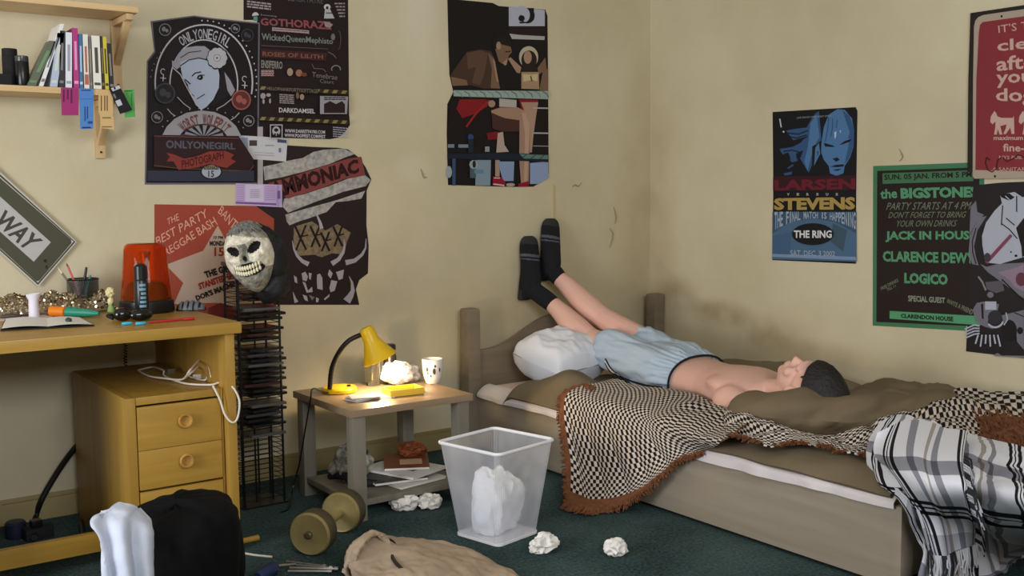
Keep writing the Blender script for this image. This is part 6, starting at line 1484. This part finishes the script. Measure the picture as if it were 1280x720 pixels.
p.text('FREE DRINKS', [(92, 355), (222, 288), (230, 312), (100, 378)], TG, .02); p.text('TILL 11', [(138, 365), (204, 335), (210, 352), (144, 384)], TG, .02)
p.text('SPECIAL GUEST', [(300, 415), (578, 432), (578, 474), (302, 460)], (136, 148, 130), .03); p.text('INVITE A FRIEND', [(600, 440), (790, 525), (780, 562), (592, 470)], TG, .02)
p.poly([(162, 532), (860, 572), (860, 640), (162, 590)], (84, 154, 112)); p.text('CLARENDON HOUSE', [(245, 552), (640, 575), (640, 612), (246, 584)], (26, 32, 26), .05)
p.done('poster', 'dark gig poster with a green border and green lettering on the right wall', 'poster')
# --- red dog notice: framed metal sign
p = Sheet('B', WX - .004).frame(1200, 0, 6.0)
ps = thing('dog_notice', 'red metal notice with white dog symbols, top right of the wall', 'sign', atX(1300, 110, WX))
p.base([(78, 98), (1100, -55), (1090, 1330), (55, 1290), (62, 600)], (36, 30, 26), .006)
p.done('frame', None, None, parent=ps)
p = Sheet('B', WX - .0105).frame(1200, 0, 6.0)
CRM = (170, 154, 138)
p.base([(135, 130), (175, 112), (1090, -20), (1080, 1330), (108, 1340), (95, 1320), (98, 600), (105, 200), (115, 155)], CRM, .0015)
RDs = (132, 46, 54)
p.poly([(150, 185), (170, 165), (1070, 40), (1060, 1300), (115, 1275), (122, 600), (140, 250)], RDs)
p.ell(312, 122, 9, 9, (30, 24, 22), 12); p.ell(262, 1322, 9, 9, (30, 24, 22), 12)
CW = (196, 164, 150)
p.text("IT'S THE LAW", [(285, 190), (880, 100), (880, 165), (290, 248)], CW); p.text('clean up', [(278, 300), (960, 235), (960, 345), (280, 412)], CW, .02); p.text('after', [(272, 428), (650, 390), (650, 500), (274, 535)], CW, .02); p.text('your', [(272, 560), (620, 540), (620, 640), (274, 660)], CW, .02); p.text('dog', [(268, 665), (556, 655), (556, 800), (270, 785)], CW, .02)
p.frame(1200, 110, 5.7625)
for dx in (0, 205): p.poly([(218 + dx, 245), (222 + dx, 205), (248 + dx, 165), (262 + dx, 182), (270 + dx, 205), (300 + dx, 215), (380 + dx, 215), (388 + dx, 200), (392 + dx, 330), (372 + dx, 332), (362 + dx, 285), (330 + dx, 332), (312 + dx, 332), (330 + dx, 290), (335 + dx, 262), (290 + dx, 275), (305 + dx, 335), (285 + dx, 335), (272 + dx, 295), (265 + dx, 335), (245 + dx, 335), (255 + dx, 280), (255 + dx, 240), (235 + dx, 262)], CW)
p.text('maximum', [(242, 345), (455, 345), (455, 375), (242, 375)], CW, .02); p.text('fine-$100', [(310, 400), (640, 405), (640, 470), (310, 465)], CW, .02); p.text('NYS PUB. HEALTH', [(282, 488), (620, 490), (620, 512), (282, 512)], CW); p.text('& SANITARY LAW', [(236, 572), (620, 572), (620, 598), (236, 598)], CW)
p.line([(190, 500), (182, 540), (200, 590), (230, 605), (262, 580), (270, 520), (300, 500), (340, 530), (380, 510), (420, 480), (460, 500)], 9, (70, 16, 24)); p.line([(190, 500), (215, 520)], 9, (70, 16, 24))
p.done('plate', None, None, parent=ps)
# --- black and white comic poster, bottom right
p = Sheet('B', WX - .0016).frame(1195, 215, 6.0)
p.base([(130, 100), (330, 80), (800, 60), (800, 1425), (500, 1396), (75, 1345), (80, 1230), (110, 700), (105, 400)], (34, 28, 32), .0010)
WW = (172, 176, 190); WG = (112, 110, 122)
p.poly([(110, 260), (150, 215), (160, 300), (210, 320), (150, 380), (100, 480)], WG); p.poly([(170, 340), (230, 330), (160, 440), (135, 560), (150, 640), (170, 700), (120, 690), (95, 600), (105, 480)], WG)
p.poly([(330, 170), (440, 150), (500, 190), (700, 120), (700, 560), (500, 640), (330, 690), (235, 680), (200, 600), (195, 480), (225, 380), (290, 290), (345, 235)], WW)
p.poly([(450, 420), (520, 330), (700, 300), (700, 620), (560, 600), (495, 640), (490, 560)], K0); p.poly([(325, 165), (400, 160), (440, 190), (400, 215), (340, 190)], K0); p.line([(370, 180), (405, 212)], 8, WW)
for P_ in ([(150, 420), (122, 520), (125, 600), (150, 690)], [(210, 400), (185, 480), (195, 560), (210, 640)], [(345, 390), (400, 430), (460, 500)], [(375, 345), (440, 400)], [(350, 250), (340, 400)], [(455, 180), (455, 300)]): p.line(P_, 8, K0)
p.poly([(405, 465), (425, 480), (235, 690), (215, 672)], (128, 62, 84)); p.ell(450, 628, 12, 9, K0, 10); p.ell(412, 600, 7, 6, K0, 8); p.ell(235, 640, 26, 34, (60, 56, 64), 12)
p.frame(1195, 330, 5.7647)
p.poly([(175, 0), (220, 20), (300, 0), (490, -10), (490, 250), (380, 170), (300, 110), (230, 60)], WG); p.poly([(300, 60), (420, 30), (490, 0), (490, 200), (430, 170), (380, 110)], (140, 120, 140)); p.ell(470, 110, 40, 50, (96, 52, 66), 14); p.line([(330, 110), (400, 180), (485, 260)], 10, K0)
p.line([(160, 90), (190, 130), (215, 190)], 12, (140, 130, 122)); p.poly([(210, 130), (330, 120), (350, 190), (290, 210), (220, 180)], (88, 84, 92)); p.ell(248, 222, 24, 22, WG, 12)
p.poly([(120, 330), (150, 280), (220, 268), (310, 290), (300, 340), (240, 360), (230, 420), (270, 470), (200, 450), (140, 410)], WG); p.rect(210, 270, 290, 330, WW); p.poly([(180, 290), (196, 285), (200, 400), (186, 390)], K0)
p.ell(282, 385, 52, 52, (44, 44, 52)); p.arc(282, 390, 62, 66, 20, 140, 14, WW)
p.poly([(330, 370), (490, 330), (490, 620), (440, 560), (430, 440), (390, 400), (340, 420)], WG); p.ell(383, 480, 56, 78, (24, 18, 22)); p.ell(462, 480, 22, 26, K0, 12); p.line([(360, 350), (372, 400), (345, 440)], 9, WW); p.line([(420, 350), (490, 380)], 7, K0)
for k in range(4): p.line([(62, 470 + k * 22), (130, 440 + k * 22), (170, 446 + k * 18)], 11, WW)
for k in range(6): p.line([(160 + k * 28, 510), (140 + k * 36, 575 + (k % 2) * 20)], 12, WW)
p.poly([(270, 655), (300, 640), (330, 660), (400, 660), (490, 662), (490, 676), (280, 664)], (120, 118, 122))
p.done('poster', 'black and white comic-art poster overlapping the green-bordered one, at the right edge', 'poster')
# --- road sign leaning against the wall over the desk
p = Sheet('A', WY - .012).frame(0, 205, 4.5)
rs = p
p.base([(432, 438), (215, 692), (-700, -130), (-470, -385)], (190, 186, 174), .003)
p.poly([(424, 438), (214, 680), (-680, -125), (-470, -365)], (70, 68, 56)); p.poly([(414, 436), (213, 668), (-660, -122), (-472, -345)], (190, 186, 174)); 
p.poly([(400, 425), (402, 445), (222, 655), (205, 660), (-640, -115), (-640, -135), (-480, -322), (-465, -325)], (74, 74, 58))
p.poly([(286, 440), (190, 550), (-520, -85), (-420, -195)], (178, 176, 174))
p.text('WAY', [(30, 255), (245, 432), (150, 492), (-42, 325)], (66, 64, 54), .03)
p.text('ONE', [(-300, -30), (-70, 160), (-140, 235), (-370, 45)], (66, 64, 54), .03)
p.ell(255, 545, 10, 10, (40, 38, 32), 10); p.ell(262, 580, 8, 12, (44, 42, 34), 10)
p.done('road_sign', 'grey-green road sign tilted diagonally on the wall above the desk', 'sign')
# --- tickets hanging from the shelf edge
def tagcard(pts, c, lab, marks, name='ticket', k=3.7165):
    q = Sheet('A', k).frame(60, 95, 6.546); q.base(pts, c, .0006)
    for f in marks: f(q)
    q.done(name, lab, 'ticket')
tagcard([(105, 95), (250, 95), (250, 322), (112, 322)], (158, 46, 110), 'magenta ticket hanging from the edge of the book shelf', [lambda q: [q.rect(x, 110, x + 14, 112 + h, (96, 24, 66)) for x, h in ((122, 100), (155, 80), (185, 110))]], k=3.7178)
tagcard([(255, 100), (372, 105), (370, 432), (264, 436)], (78, 130, 196), 'blue ticket hanging from the edge of the book shelf', [lambda q: [q.rect(x, 250, x + 10, 340 + h, (34, 62, 110)) for x, h in ((298, 30), (318, 10))] + [q.rect(270, 112, 350, 122, (40, 74, 124)), q.rect(280, 416, 350, 428, (30, 50, 90)), q.rect(325, 370, 365, 390, (40, 74, 124)), q.rect(266, 185, 366, 190, (60, 104, 164))]])
tagcard([(412, 110), (500, 112), (530, 150), (535, 300), (528, 320), (540, 345), (540, 440), (430, 425), (425, 325), (414, 300)], (206, 172, 116), 'buff ticket hanging from the shelf edge left of the black one', [lambda q: [q.rect(x, 160, x + 9, 285, (96, 76, 50)) for x in (432, 460, 480)] + [q.rect(445, 338, 515, 346, (96, 76, 50)), q.rect(440, 412, 520, 420, (110, 88, 58))]], k=3.7178)
tagcard([(500, 105), (580, 70), (690, 275), (590, 312)], (22, 21, 24), 'black ticket with white print tilted off the end of the shelf edge', [lambda q: [q.poly([(515, 100), (580, 75), (595, 100), (530, 125)], (190, 190, 196)), q.poly([(535, 92), (550, 88), (555, 108), (542, 112)], (22, 21, 24)), q.poly([(550, 205), (590, 190), (610, 235), (572, 250)], (190, 190, 196)), q.poly([(530, 150), (545, 145), (560, 180), (548, 186)], (120, 120, 126))]], k=3.7120)
tagcard([(618, 118), (705, 105), (714, 335), (628, 340)], (84, 168, 82), 'green ticket furthest right at the end of the book shelf', [lambda q: [q.rect(632, 118, 690, 126, (44, 104, 46)), q.rect(680, 140, 690, 250, (56, 120, 58))]], k=3.7250)
# --- flakes and scraps on the walls
mfl = M('plaster_pale', (214, 202, 172), .8); mfd = M('plaster_dark', (158, 142, 108), .9)
def flake(pts, lab, name='paint_flake', k=None, B=False):
    g = MB(); P_ = [(atX(x, y, WX - .003) if B else atY(x, y, WY - .003)) for x, y in pts]
    g.tube(P_, [.001] + [.0028] * (len(P_) - 2) + [.001], 6, smooth=6)
    g.build(name, mfd); 
    o = COL.objects[-1]
    return tag(o, lab, 'paint flake')
flake([(762, 285), (766, 292), (765, 300), (762, 310)], 'curl of peeling paint on the wall between feet and corner')
flake([(767, 258), (769, 266), (770, 274), (768, 280)], 'thin paint scratch just above the curl near the corner')
flake([(715, 234), (719, 231), (723, 233), (727, 228)], 'small dark paint scrape on the wall right of the boxing poster')
flake([(526, 211), (528, 217), (530, 222), (534, 221)], 'small paint chip on the wall left of the boxing poster')
flake([(1124, 186), (1127, 192), (1128, 197), (1124, 202)], 'dark flaking scrape on the right wall above the green-bordered poster', B=True)
